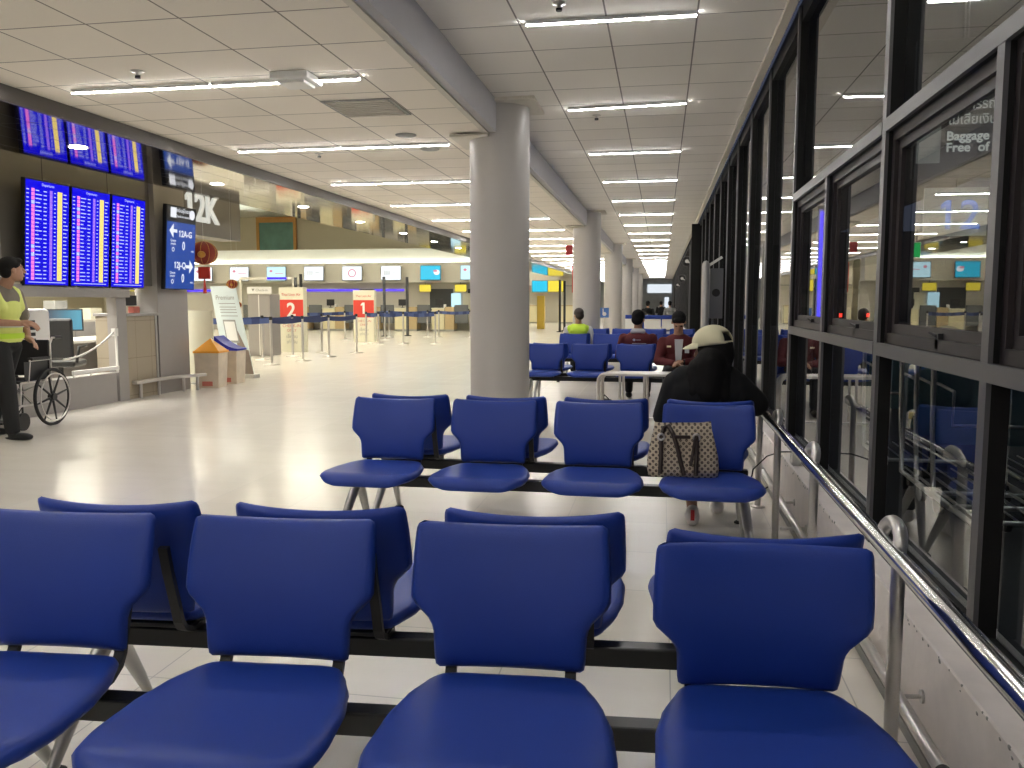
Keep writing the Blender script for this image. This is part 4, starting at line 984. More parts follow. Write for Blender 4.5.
# next island, seen between the first two columns
YD = 52
struct(MB().box(-13.0, -4.9, YD+1, YD+1.2, 0, 2.3).build('wall_checkin_far', 'hallgrey'))
struct(MB().box(-13.0, -4.9, YD+0.2, YD+1, 2.35, 3.3).build('wall_far_bulkhead', 'hallgrey'))
struct(MB().box(-13.0, -4.9, YD+0.1, YD+1.0, 3.31, 4.2).build('wall_far_cove', mat('lit_cove_face', (0.7, 0.7, 0.66), 0.6, emit=(0.6, 0.85, 0.7), es=0.7)))
for k, (x, m_, lb) in enumerate(((-7.55, 'moncyan', 'cyan monitor just right of the nearest column, in the far island'), (-6.55, 'monyellow', 'yellow and white monitor between the first two columns'))):
    t = thing('ceiling_monitor', lb, 'monitor', (x, YD-0.1, 2.28), 0, 'monitors over the far check-in island')
    MB().box(-0.5, 0.5, 0, 0.06, -0.36, 0.36, ch=0.01).build('casing', 'black', t); MB().box(-0.48, 0.48, -0.006, -0.001, -0.34, 0.34).build('display', m_, t)
    MB().cone((0, 0.06, 0), (0, 0.28, 0), 0.03, 0.03, 8).build('bracket', 'blackmetal', t)
for k in range(4):
    t = thing('checkin_desk', 'yellowish check-in desk of the far island, %s from the right' % ['first', 'second', 'third', 'fourth'][k], 'desk', (-5.7-1.9*k, YD-1.5, 0), 0, 'far island desks')
    MB().box(-0.5, 0.5, 0, 0.8, 0.08, 1.05).build('body', 'cream2', t); MB().box(-0.52, 0.52, -0.03, 0.82, 1.051, 1.10).build('top', 'wood', t); MB().box(-0.46, 0.46, 0.04, 0.78, 0, 0.079).build('plinth', 'greyprint', t)
o = MB().box(-5.95, -5.6, 40, 40.3, 0, 1.6, ch=0.02).build('yellow_post', 'yellowpost'); tag(o, 'broad yellow post standing between the first two columns', 'post')
# lamps over the check-in hall
k = 0
for y in (6, 12, 18, 24, 30, 44, 50, 58, 65):
    for x in (-8.5, -13.5, -19, -24.5):
        o = MB().box(x-0.9, x+0.9, y-0.25, y+0.25, 5.64, 5.69).build('added_hall_panel', 'hall')
        tag(o, 'rectangular light panel in the high check-in hall ceiling', 'ceiling light', 'light panels over the check-in hall')

# ------------------------------------------------------------------ outside the windows
t = thing('hanging_sign', 'dark hanging baggage cart sign with white Thai and English lettering outside the glass', 'sign', (1.62, 6.0, 2.05))
MB().box(0.0, 1.25, 0, 0.05, 0.06, 0.95, ch=0.004).build('board', 'signdark', t)
MB().box(0.02, 0.165, -0.006, -0.001, 0.16, 0.62).build('pictogram', 'pale', t)
text('sign_thai', 'บริการรถเข็นสำหรับ', 0.088, (0.205, -0.003, 0.528), FRONT, 'signtext', t, 0.001, 'LEFT', sx=0.88)
text('sign_thai', 'ไม่เสียเงิน', 0.088, (0.205, -0.003, 0.432), FRONT, 'signtext', t, 0.001, 'LEFT', sx=0.88)
text('sign_text', 'Baggage Cart', 0.080, (0.20, -0.003, 0.328), FRONT, 'signtext', t, 0.001, 'LEFT', sx=1.02, bold=0.002)
text('sign_text', 'Free  of  Charge', 0.080, (0.20, -0.003, 0.255), FRONT, 'signtext', t, 0.001, 'LEFT', sx=1.02, bold=0.002)
MB().cone((0.3, 0.02, 0.95), (0.3, 0.02, 1.85), 0.012, 0.012, 8).cone((1.0, 0.02, 0.95), (1.0, 0.02, 1.85), 0.012, 0.012, 8).build('rods', 'blackmetal', t)
t = thing('door_number_sign', 'pale hanging board with blue number 12 seen through the right window', 'sign', (2.53, 8.0, 1.88))
MB().box(-0.26, 0.26, 0, 0.02, 0, 0.42).build('board', 'pale', t)
text('number', '12', 0.36, (0.03, -0.004, 0.17), FRONT, 'num12', t, 0.001, bold=0.004)
MB().cone((0, 0.01, 0.42), (0, 0.01, 2.02), 0.008, 0.008, 6).build('rod', 'blackmetal', t)
t = thing('led_post', 'post with a vertical bright blue light strip outside the windows', 'light post', (1.78, 10.0, 0))
MB().box(-0.06, 0.06, 0, 0.1, 0, 3.0).build('post', 'signdark', t)
MB().box(-0.035, 0.015, -0.02, -0.001, 0.98, 2.32).build('strip', 'led', t)
def cart(x, y, label):
    t = thing('baggage_cart', label, 'cart', (x, y, 0), 0, 'baggage carts nested outside')
    for sx in (-1, 1):
        MB().path([(sx*0.27, -0.35, 0.10), (sx*0.27, 0.35, 0.12), (sx*0.27, 0.42, 0.5), (sx*0.27, 0.46, 0.95)], 0.016, 8).build('side_tube', 'brushed', t)
        MB().cone((sx*0.25-0.015, 0.3, 0.07), (sx*0.25+0.015, 0.3, 0.07), 0.07, 0.07, 16).build('wheel', 'rubber', t)
    MB().cone((-0.015, -0.4, 0.06), (0.015, -0.4, 0.06), 0.06, 0.06, 14).build('wheel', 'rubber', t)
    MB().path([(-0.27, 0.46, 0.95), (-0.24, 0.50, 1.0), (0.24, 0.50, 1.0), (0.27, 0.46, 0.95)], 0.016, 8).build('handle', 'black', t)
    MB().box(-0.26, 0.26, 0.40, 0.42, 0.42, 0.86).build('advert_board', 'teal', t)
    bk_ = MB()
    for i in range(6): bk_.cone((-0.25+0.1*i, -0.38, 0.13), (-0.25+0.1*i, 0.34, 0.15), 0.006, 0.006, 6)
    bk_.path([(-0.27, -0.38, 0.13), (0.27, -0.38, 0.13)], 0.014, 8).path([(-0.26, 0.10, 0.78), (-0.26, 0.40, 0.80)], 0.01, 6).path([(0.26, 0.10, 0.78), (0.26, 0.40, 0.80)], 0.01, 6).path([(-0.26, 0.10, 0.78), (-0.26, 0.10, 0.58), (0.26, 0.10, 0.58), (0.26, 0.10, 0.78)], 0.01, 6).build('basket', 'brushed', t)
for k, (x, y) in enumerate(((1.95, 5.1), (1.95, 5.45), (1.95, 5.8), (1.95, 6.9), (2.7, 6.4))):
    cart(x, y, ['baggage cart at the near end of the nested carts outside', 'second baggage cart in the nested line outside', 'third baggage cart in the nested line outside', 'baggage cart standing alone farther along the glass outside', 'baggage cart standing behind the nested line outside'][k])
for (x, y, lb) in ((3.4, 5.5, 'added lamp brightening the baggage carts from the outside canopy'),):
    o = MB().box(x-0.6, x+0.6, y-0.12, y+0.12, 3.86, 3.899).build('added_outside_lamp', 'outfill'); tag(o, lb, 'ceiling light')  # out-of-view lamp added so the dark carts outside show up
# dark van
t = thing('parked_van', 'dark parked van with red tail lights beyond the windows', 'vehicle', (7.1, 33.0, 0), R(38))
MB().prism([(0.0, 0.35), (4.6, 0.35), (4.7, 0.9), (3.9, 1.1), (3.2, 1.75), (0.2, 1.8), (0.0, 1.2)], -0.85, 0.85, axis=0).build('body', 'carpaint', t)
MB().box(-0.7, 0.7, -0.02, -0.001, 1.1, 1.6).box(-0.87, -0.851, 0.4, 3.0, 1.1, 1.6).build('windows', 'black', t)
for x in (-0.78, 0.70): MB().box(x-0.05, x+0.09, -0.03, -0.002, 0.74, 0.88).build('tail_light', 'tail', t)
for x in (-0.86, 0.70):
    for y in (0.9, 3.8): MB().cone((x, y, 0.32), (x+0.16, y, 0.32), 0.32, 0.32, 20).build('wheel', 'rubber', t)
struct(MB().box(1.6, 30, 60, 60.2, -0.02, 6).build('wall_outside', mat('dark_building', (0.03, 0.03, 0.032), 0.8)))
struct(MB().box(1.2, 6.5, -7, 40, 3.9, 4.0).build('ceiling_canopy', mat('canopy', (0.06, 0.06, 0.062), 0.8)))

# ------------------------------------------------------------------ tote bag on the seat
t = thing('tote_bag', 'brown monogram canvas tote bag with dark straps standing on a blue seat', 'bag', (0.115, 4.135, 0.447), R(4))
n = MB()
prof = [(0.0, 0.172, 0.060), (0.04, 0.178, 0.066), (0.10, 0.172, 0.062), (0.17, 0.158, 0.050), (0.23, 0.148, 0.034), (0.265, 0.146, 0.022)]
prof = [(z*0.97, a*0.98, b*0.85) for z, a, b in prof]
rings = []
for (z, hx, hy) in prof:
    ring = []
    for i in range(40):
        a = 2*PI*i/40; ca, sa = math.cos(a), math.sin(a)
        x = hx*math.copysign(abs(ca)**0.35, ca); y = hy*math.copysign(abs(sa)**0.55, sa)
        wob = 0.006*math.sin(3*a+z*20)*(z/0.26)
        ring.append((x+wob, y+0.20*z+wob, z+(0.006*math.sin(a*2+1) if z > 0.2 else 0)))
    rings.append(ring)
v = [p for r_ in rings for p in r_]; fs = []
for j in range(len(rings)-1):
    for i in range(40): fs.append((j*40+i, j*40+(i+1) % 40, (j+1)*40+(i+1) % 40, (j+1)*40+i))
fs.append(tuple(range(40))[::-1]); fs.append(tuple(range(len(v)-40, len(v))))
n.add(v, fs, 0, True); n.build('body', 'mono', t)
def strap(x0, x1, zt, name):
    pts = []
    for (x, z, dy) in ((x0, 0.02, -0.073), (x0+0.004, 0.10, -0.062), (x0+0.006, 0.19, -0.030), (x0+0.02, zt, -0.012), ((x0+x1)/2, zt+0.012, -0.018), (x1-0.02, zt-0.03, -0.035), (x1, 0.14, -0.052), (x1+0.015, 0.07, -0.070), (x1+0.03, 0.015, -0.076)):
        pts.append((x, dy+0.10*z, z))
    return MB().path(pts, 0.011, 8).build(name, 'strap', t)
strap(-0.115, -0.03, 0.235, 'strap'); 
MB().path([(0.055, -0.074, 0.015), (0.06, -0.055, 0.10), (0.062, -0.022, 0.20)], 0.011, 8).build('strap', 'strap', t)
MB().path([(0.03, -0.07, 0.06), (0.055, -0.035, 0.19)], 0.008, 8).build('strap', 'strap', t)
for x in (-0.11, 0.06):
    ri = MB().lathe([(0.010, -0.004), (0.020, -0.004), (0.020, 0.004), (0.010, 0.004), (0.010, -0.004)], c=(0, 0, 0), n=16).build('ring', 'brushed', t); ri.location = (x, -0.028, 0.195); ri.rotation_euler = (PI/2, 0, 0)
MB().box(-0.05, 0.03, -0.034, -0.022, 0.188, 0.204).build('tab', 'strap', t)

# ------------------------------------------------------------------ people
def blob(name, prims, m, parent, vox=0.012, smooth=4):
    """prims: ('c', p0, p1, r0, r1) tapered limbs and ('e', centre, radii[, euler]) ellipsoids fused into one surface"""
    mb = MB()
    for p in prims:
        if p[0] == 'c':
            _, a, b, r0, r1 = p
            mb.ball(a, r0, nu=12, nv=8); mb.ball(b, r1, nu=12, nv=8); mb.cone(a, b, r0, r1, 12)
        else:
            rot = Matrix.Identity(3)
            if len(p) > 3:
                from mathutils import Euler
                rot = Euler(p[3]).to_matrix()
            mb.ball(p[1], p[2], nu=20, nv=14, rot=rot)
    o = mb.build(name, m, None)
    md = o.modifiers.new('r', 'REMESH'); md.mode = 'VOXEL'; md.voxel_size = vox; md.use_smooth_shade = True
    ms = o.modifiers.new('s', 'SMOOTH'); ms.factor = 0.5; ms.iterations = smooth
    bpy.context.view_layer.update()
    me = bpy.data.meshes.new_from_object(o.evaluated_get(bpy.context.evaluated_depsgraph_get()))
    bpy.data.objects.remove(o)
    me.materials.clear(); me.materials.append(M[m] if isinstance(m, str) else m)
    for p in me.polygons: p.use_smooth = True; p.material_index = 0
    q = bpy.data.objects.new(name, me); C.objects.link(q); q.parent = parent
    return q
def hand(palm, dirv, up, side):
    """palm centre, finger direction, back-of-hand normal, side +1/-1 for the thumb; returns prims"""
    d = Vector(dirv).normalized(); u = Vector(up).normalized(); s = d.cross(u).normalized()*side; P_ = Vector(palm)
    out = [('c', tuple(P_-d*0.035), tuple(P_+d*0.02), 0.026, 0.030), ('c', tuple(P_-d*0.03+s*0.015), tuple(P_+d*0.03+s*0.018), 0.018, 0.018), ('c', tuple(P_-d*0.03-s*0.015), tuple(P_+d*0.03-s*0.022), 0.018, 0.016)]
    for i, (off, ln) in enumerate(((0.028, 0.066), (0.010, 0.074), (-0.010, 0.069), (-0.028, 0.054))):
        a = P_+d*0.035+s*off; b = a+d*ln*0.45-u*0.008; c = b+d*ln*0.35-u*0.024; e = c+d*ln*0.1-u*0.020
        out += [('c', tuple(a), tuple(b), 0.0095, 0.0088), ('c', tuple(b), tuple(c), 0.0088, 0.0080), ('c', tuple(c), tuple(e), 0.0080, 0.0070)]
    a = P_-d*0.02+s*0.024; b = a+s*0.026+d*0.026; c = b+d*0.028+s*0.004-u*0.01
    out += [('c', tuple(a), tuple(b), 0.014, 0.011), ('c', tuple(b), tuple(c), 0.011, 0.009)]
    return out
def head(c, look, tilt=(0, 0)):
    """c head centre; look yaw angle (0 = facing -y); returns prims for the body surface and a frame"""
    from mathutils import Euler
    Rm = Euler((tilt[0], tilt[1], look), 'XYZ').to_matrix(); c = Vector(c)
    def q(x, y, z): return tuple(c+Rm @ Vector((x, y, z)))
    eu = tuple(Rm.to_euler())
    pr = [('e', q(0, 0.01, 0.025), (0.074, 0.092, 0.088), eu), ('e', q(0, -0.022, -0.035), (0.058, 0.066, 0.072), eu), ('e', q(0, -0.055, -0.085), (0.030, 0.028, 0.024), eu),
          ('c', q(0, -0.090, 0.010), q(0, -0.108, -0.024), 0.010, 0.014), ('e', q(0, -0.085, -0.055), (0.024, 0.012, 0.006), eu), ('e', q(0, -0.086, -0.066), (0.020, 0.012, 0.006), eu),
          ('e', q(0.077, 0.012, -0.01), (0.010, 0.018, 0.030), eu), ('e', q(-0.077, 0.012, -0.01), (0.010, 0.018, 0.030), eu),
          ('e', q(0, -0.078, 0.028), (0.052, 0.012, 0.008), eu)]
    return pr, q, eu
def face_bits(q, eu, parent):
    e = MB()
    for s in (-1, 1):
        from mathutils import Euler
        e.ball(q(s*0.030, -0.086, 0.008), (0.013, 0.006, 0.007), nu=10, nv=8, rot=Euler(eu).to_matrix())
    e.build('eyes', 'eye', parent)

# --- standing attendant in a yellow vest, seen from behind, beside the wheelchair
def standing_attendant():
    t = thing('person', 'person in a yellow safety vest and dark trousers standing by the wheelchair, arm out', 'person', (-6.17, 6.93, 0))
    hp, q, eu = head((0.14, 0.02, 1.60), R(150), (R(-4), 0))
    rh = (0.33, -0.05, 1.10)
    body = hp+[('c', (0.11, 0.02, 1.54), (0.02, 0.02, 1.40), 0.055, 0.062),
        ('e', (0.0, 0.02, 1.28), (0.13, 0.185, 0.17)), ('e', (0.0, 0.02, 1.08), (0.115, 0.155, 0.18)), ('e', (0.0, 0.02, 0.93), (0.12, 0.165, 0.12)),
        ('c', (0.0, -0.16, 1.38), (-0.02, -0.22, 1.12), 0.055, 0.043), ('c', (-0.02, -0.22, 1.12), (0.27, -0.06, 1.10), 0.042, 0.028),
        ('c', (0.0, 0.20, 1.38), (0.03, 0.26, 1.10), 0.055, 0.043), ('c', (0.03, 0.26, 1.10), (0.10, 0.22, 0.98), 0.042, 0.028),
        ('c', (0.02, -0.07, 0.92), (0.10, -0.08, 0.50), 0.088, 0.058), ('c', (0.10, -0.08, 0.50), (0.14, -0.08, 0.10), 0.056, 0.036),
        ('c', (0.0, 0.10, 0.92), (-0.12, 0.10, 0.50), 0.088, 0.058), ('c', (-0.12, 0.10, 0.50), (-0.28, 0.12, 0.12), 0.056, 0.036)]
    body += hand(rh, (1, 0.1, -0.1), (0, -0.4, 1), 1)+hand((0.13, 0.20, 0.94), (1, 0, -0.5), (0, 0.4, 1), -1)
    blob('body', body, 'skin', t, 0.0065, 3)
    blob('hair', [('e', q(0, 0.022, 0.045), (0.083, 0.098, 0.085), eu), ('e', q(0, 0.06, -0.005), (0.076, 0.055, 0.07), eu), ('e', q(0, -0.05, 0.085), (0.06, 0.045, 0.03), eu)], 'hair', t, 0.008, 2)
    blob('shirt', [('e', (0.0, 0.02, 1.30), (0.142, 0.20, 0.17)), ('e', (0.0, 0.02, 1.08), (0.125, 0.168, 0.2)), ('e', (0.015, 0.02, 1.42), (0.085, 0.12, 0.05)),
                   ('c', (0.0, -0.165, 1.375), (-0.018, -0.215, 1.17), 0.068, 0.062), ('c', (0.0, 0.205, 1.375), (0.028, 0.25, 1.17), 0.068, 0.062)], 'khaki', t, 0.01, 4)
    vs_ = blob('safety_vest', [('e', (0.0, 0.02, 1.24), (0.155, 0.192, 0.175)), ('e', (0.0, 0.02, 1.05), (0.148, 0.195, 0.16)), ('e', (0.0, 0.02, 0.95), (0.142, 0.195, 0.07)),
                   ('c', (0.02, -0.115, 1.42), (-0.08, -0.10, 1.33), 0.035, 0.05), ('c', (0.02, 0.155, 1.42), (-0.08, 0.14, 1.33), 0.035, 0.05), ('c', (0.06, -0.11, 1.40), (0.10, -0.09, 1.25), 0.035, 0.05), ('c', (0.06, 0.15, 1.40), (0.10, 0.13, 1.25), 0.035, 0.05)], 'vestpale', t, 0.01, 4)
    for z in (1.06,):
        rg = MB(); v = []
        for dz in (0, 0.045):
            for i in range(40):
                a = 2*PI*i/40; v.append((0.156*math.cos(a), 0.02+0.203*math.sin(a), z+dz))
        rg.add(v, [(i, (i+1) % 40, 40+(i+1) % 40, 40+i) for i in range(40)], 0, True); rg.build('reflective_band', 'reflect', vs_)
    rg = MB(); v = []
    for dz in (0, 0.05):
        for i in range(40):
            a = 2*PI*i/40; v.append((0.154*math.cos(a), 0.02+0.204*math.sin(a), 0.955+dz))
    rg.add(v, [(i, (i+1) % 40, 40+(i+1) % 40, 40+i) for i in range(40)], 0, True); rg.build('lime_band', 'vest', vs_)
    blob('trousers', [('e', (0.0, 0.02, 0.90), (0.128, 0.175, 0.10)), ('c', (0.02, -0.07, 0.88), (0.10, -0.08, 0.50), 0.105, 0.080), ('c', (0.10, -0.08, 0.50), (0.13, -0.08, 0.10), 0.080, 0.068),
                      ('c', (0.0, 0.10, 0.88), (-0.12, 0.10, 0.50), 0.105, 0.080), ('c', (-0.12, 0.10, 0.50), (-0.27, 0.12, 0.14), 0.080, 0.066)], 'darktrouser', t, 0.012, 3)
    blob('shoe', [('e', (0.14, -0.08, 0.05), (0.055, 0.048, 0.05)), ('e', (0.24, -0.085, 0.035), (0.11, 0.045, 0.035)), ('e', (0.19, -0.08, 0.015), (0.15, 0.045, 0.015))], 'black', t, 0.008, 2)
    blob('shoe', [('e', (-0.29, 0.12, 0.07), (0.05, 0.048, 0.05)), ('e', (-0.20, 0.12, 0.04), (0.11, 0.045, 0.035))], 'black', t, 0.008, 2)
standing_attendant()

def seated(name, label, loc, rz, top, topm, legs, hair, lookz, tilt, lean=0.0, handsin=True, arms=None, headc=(0, 0.0, 1.07), shoe='black'):
    """local frame: sitter looks towards -y, seat surface at z 0.43, hips at the origin"""
    t = thing('person', label, 'person', loc, rz)
    sy = -lean
    hc = (headc[0], headc[1]+sy, headc[2])
    hp, q, eu = head(hc, lookz, tilt)
    nk = (0, sy*0.8, 0.90)
    if arms is None:
        arms = [((-0.185, sy*0.7, 0.83), (-0.245, sy*0.5-0.04, 0.60), (-0.05, -0.22, 0.56)), ((0.185, sy*0.7, 0.83), (0.245, sy*0.5-0.04, 0.60), (0.05, -0.21, 0.57))]
    body = hp+[('c', tuple((Vector(hc)+Vector((0, 0.02, -0.06)))), nk, 0.052, 0.058), ('e', (0, sy*0.6, 0.78), (0.17, 0.11, 0.15)), ('e', (0, sy*0.2, 0.60), (0.14, 0.10, 0.16)), ('e', (0, 0, 0.51), (0.16, 0.12, 0.075))]
    legp = []
    for s in (-1, 1):
        h_, k_, a_ = (s*0.08, -0.02, 0.51), (s*0.12, -0.40, 0.48), (s*0.12, -0.40+0.04, 0.09)
        legp.append((h_, k_, a_))
        body += [('c', h_, k_, 0.075, 0.055), ('c', k_, a_, 0.050, 0.034)]
    for i, (sh, el, wr) in enumerate(arms):
        body += [('c', sh, el, 0.048, 0.040), ('c', el, wr, 0.038, 0.026)]
        d = (Vector(wr)-Vector(el)).normalized()
        body += hand(tuple(Vector(wr)+d*0.045), tuple(d), (0, 0.15, 1), 1 if i == 0 else -1)
    blob('body', body, 'skin', t, 0.0065, 3)
    tp = [('e', (0, sy*0.6, 0.79), (0.19, 0.125, 0.14)), ('e', (0, sy*0.25, 0.62), (0.17, 0.125, 0.17)), ('e', (0, 0, 0.51), (0.175, 0.135, 0.07)), ('e', (0, sy*0.75, 0.885), (0.11, 0.08, 0.04))]
    for (sh, el, wr) in arms:
        wv = Vector(el).lerp(Vector(wr), 0.92)
        tp += [('c', sh, el, 0.066, 0.056), ('c', el, tuple(wv), 0.054, 0.040)]
    tpo = blob(top, tp, topm, t, 0.011, 4)
    lg = []
    for (h_, k_, a_) in legp: lg += [('c', h_, k_, 0.088, 0.070), ('c', k_, (a_[0], a_[1], 0.12), 0.066, 0.052)]
    lg.append(('e', (0, 0.0, 0.50), (0.165, 0.125, 0.065)))
    blob('trousers', lg, legs, t, 0.012, 3)
    for (h_, k_, a_) in legp: blob('shoe', [('e', (a_[0], a_[1], 0.06), (0.045, 0.055, 0.05)), ('e', (a_[0], a_[1]-0.09, 0.04), (0.045, 0.11, 0.038))], shoe, t, 0.009, 2)
    if hair: blob('hair', [('e', q(0, 0.022, 0.045), (0.086, 0.100, 0.086), eu), ('e', q(0, 0.062, -0.012), (0.078, 0.052, 0.072), eu), ('e', q(0, -0.055, 0.082), (0.06, 0.045, 0.028), eu)], hair, t, 0.008, 2)
    return t, q, eu, tpo

# --- lime vest, back to the camera
t, q, eu, tp = seated('person', 'person in a lime green safety vest sitting with back turned', (-1.40, 14.22, 0), PI, 'sweater', 'shirt', 'darktrouser', 'hairbrown', R(25), (R(10), 0), 0.02)
blob('safety_vest', [('e', (0, -0.012, 0.79), (0.180, 0.150, 0.15)), ('e', (0, 0, 0.60), (0.188, 0.150, 0.17)), ('c', (-0.13, 0.0, 0.84), (0.13, 0.0, 0.84), 0.075, 0.075), ('c', (-0.09, 0.02, 0.90), (-0.10, 0.09, 0.80), 0.035, 0.04), ('c', (0.09, 0.02, 0.90), (0.10, 0.09, 0.80), 0.035, 0.04)], 'vest', t, 0.011, 4)
# --- maroon jacket, back to the camera
t, q, eu, tp = seated('person', 'person in a maroon jacket with a small back logo, sitting with back turned', (-0.30, 10.93, 0), PI, 'jacket', 'maroon', 'darktrouser', 'hair', R(-10), (R(14), 0), 0.04)
blob('collar', [('e', (0, -0.02, 0.935), (0.085, 0.075, 0.035)), ('c', (-0.07, 0.03, 0.92), (0.07, 0.03, 0.92), 0.03, 0.03)], 'shirt', t, 0.009, 3)
lg_ = MB().box(-0.11, 0.07, 0.118, 0.124, 0.765, 0.773).ball((0.045, 0.121, 0.815), (0.018, 0.004, 0.016), nu=10, nv=8).box(-0.04, 0.02, 0.118, 0.123, 0.81, 0.818).build('back_logo', 'shirt', tp)
# --- maroon jacket, facing the camera, looking down at clasped hands
arms = [((-0.18, -0.06, 0.82), (-0.235, -0.14, 0.60), (-0.04, -0.33, 0.585)), ((0.18, -0.06, 0.82), (0.235, -0.14, 0.60), (0.045, -0.32, 0.60))]
t, q, eu, tp = seated('person', 'person in a maroon jacket facing the camera, head bowed over clasped hands', (0.20, 10.22, 0), 0, 'jacket', 'maroon', 'darktrouser', 'hair', 0.0, (R(38), 0), 0.09, arms=arms, headc=(0, -0.02, 1.06))
face_bits(q, eu, t)
MB().prism([(-0.045, 0.86), (0.055, 0.86), (0.035, 0.60), (-0.03, 0.60)], -0.195, -0.150, axis=1).build('shirt_front', 'shirt', tp)
MB().box(-0.135, -0.085, -0.195, -0.175, 0.765, 0.785).build('name_badge', 'cap', tp)
MB().box(0.075, 0.125, -0.200, -0.180, 0.70, 0.78).build('pocket_print', 'shirt', tp)
n = MB(); n.path([(0.07, -0.325+0.03*math.cos(2*PI*i/12), 0.60+0.03*math.sin(2*PI*i/12)) for i in range(13)], 0.008, 6); n.build('wristwatch', 'black', t)

# --- woman in black with the cream cap, back to the camera, leaning on the rail
def cap_person():
    t = thing('person', 'person in black with long dark hair and a cream cap, back turned', 'person', (0.255, 4.80, 0), PI)
    # local -y points away from the camera here
    hc = (-0.03, -0.04, 1.035)
    hp, q, eu = head(hc, R(58), (R(8), R(0)))
    arms = [((-0.17, -0.02, 0.83), (-0.285, -0.10, 0.72), (-0.14, -0.30, 0.74)), ((0.17, -0.02, 0.83), (0.225, -0.08, 0.64), (0.12, -0.30, 0.62))]
    body = hp+[('c', (hc[0], hc[1]+0.02, 1.01), (0, -0.01, 0.90), 0.048, 0.055), ('e', (0, 0, 0.78), (0.165, 0.105, 0.15)), ('e', (0, 0, 0.60), (0.13, 0.10, 0.16)), ('e', (0, 0, 0.51), (0.16, 0.12, 0.075))]
    for s, (k_, a_) in ((-1, ((-0.11, -0.40, 0.49), (-0.10, -0.34, 0.09))), (1, ((0.10, -0.38, 0.48), (0.06, -0.10, 0.10)))):
        body += [('c', (s*0.08, -0.02, 0.51), k_, 0.072, 0.052), ('c', k_, a_, 0.046, 0.032)]
    for i, (sh, el, wr) in enumerate(arms):
        body += [('c', sh, el, 0.045, 0.038), ('c', el, wr, 0.036, 0.024)]
        d = (Vector(wr)-Vector(el)).normalized(); body += hand(tuple(Vector(wr)+d*0.045), tuple(d), (0, 0.1, 1), 1 if i == 0 else -1)
    blob('body', body, 'skin', t, 0.0065, 3)
    tp = [('e', (0, 0, 0.79), (0.215, 0.14, 0.145)), ('e', (0, 0.0, 0.62), (0.205, 0.14, 0.17)), ('e', (0, 0, 0.52), (0.21, 0.145, 0.08)), ('e', (0, 0.0, 0.88), (0.14, 0.10, 0.06)), ('c', (-0.12, 0, 0.86), (0.12, 0, 0.86), 0.085, 0.085)]
    for (sh, el, wr) in arms: tp += [('c', sh, el, 0.078, 0.074), ('c', el, tuple(Vector(el).lerp(Vector(wr), 0.92)), 0.070, 0.045)]
    blob('sweater', tp, 'blackcloth', t, 0.011, 5)
    blob('trousers', [('c', (-0.08, -0.02, 0.51), (-0.11, -0.40, 0.49), 0.085, 0.066), ('c', (-0.11, -0.40, 0.49), (-0.10, -0.34, 0.12), 0.06, 0.048), ('c', (0.08, -0.02, 0.51), (0.10, -0.38, 0.48), 0.085, 0.066), ('c', (0.10, -0.38, 0.48), (0.06, -0.11, 0.18), 0.06, 0.042), ('e', (0, 0, 0.50), (0.165, 0.125, 0.065))], 'blackcloth', t, 0.012, 3)
    s1 = blob('shoe', [('e', (0.06, -0.05, 0.06), (0.043, 0.056, 0.055)), ('e', (0.06, -0.04, 0.10), (0.036, 0.042, 0.03)), ('e', (0.06, -0.15, 0.035), (0.043, 0.11, 0.035))], 'shoe', t, 0.008, 2)
    MB().box(0.05, 0.072, -0.01, 0.010, 0.05, 0.11).build('heel_stripe', 'shoered', s1)
    blob('shoe', [('e', (-0.10, -0.34, 0.055), (0.040, 0.050, 0.045)), ('e', (-0.10, -0.43, 0.035), (0.043, 0.11, 0.035))], 'shoe', t, 0.008, 2)
    blob('hair', [('e', q(0, 0.02, 0.01), (0.088, 0.106, 0.088), eu), ('c', q(0, 0.05, -0.03), (-0.02, 0.06, 0.90), 0.080, 0.095), ('c', (-0.02, 0.05, 0.95), (-0.01, 0.09, 0.80), 0.10, 0.075), ('c', (-0.07, 0.05, 0.93), (-0.09, 0.09, 0.78), 0.06, 0.045), ('c', (0.05, 0.05, 0.93), (0.07, 0.09, 0.80), 0.06, 0.045), ('c', q(0.06, -0.01, -0.03), (0.07, 0.0, 0.90), 0.045, 0.04), ('c', q(-0.06, -0.01, -0.03), (-0.10, -0.02, 0.90), 0.045, 0.04)], 'hair', t, 0.010, 4)
    # cap: dome with a rear opening, brim, strap
    from mathutils import Euler
    Rm = Euler(eu).to_matrix(); cc = Vector(q(0, 0.005, 0.045))
    def cpt(u): return tuple(cc+Rm @ Vector(u))
    v = []; f = []; nu, nv = 36, 12
    for j in range(nv+1):
        a = PI/2*j/nv*1.12
        for i in range(nu):
            th = 2*PI*i/nu
            v.append(cpt((0.100*math.sin(a)*math.cos(th), 0.118*math.sin(a)*math.sin(th), 0.098*math.cos(a)-0.006)))
    for j in range(nv):
        for i in range(nu):
            th = 2*PI*(i+0.5)/nu
            back = math.cos(th-PI/2)          # +y local is the back of the head
            if back > 0.88 and j >= nv-5 and j < nv-1: continue
            f.append((j*nu+i, (j+1)*nu+i, (j+1)*nu+(i+1) % nu, j*nu+(i+1) % nu))
    cp_ = MB().add(v, f, 0, True).build('cap', 'cap', t)
    sm = cp_.modifiers.new('s', 'SOLIDIFY'); sm.thickness = 0.005
    br = MB(); v = []
    for dz in (0, 0.005):
        for j in range(6):
            r_ = j/5
            for i in range(15):
                th = R(-160+140*i/14)
                x = (0.098+0.0*r_)*math.cos(th); y = 0.116*math.sin(th)
                ext = 0.068*r_*max(0, math.sin((i/14)*PI))**0.6
                v.append(cpt((x*(1+0.10*r_), y-ext, -0.004-0.022*r_-0.05*(x*x)/0.01*0.25*r_+dz)))
    f = []
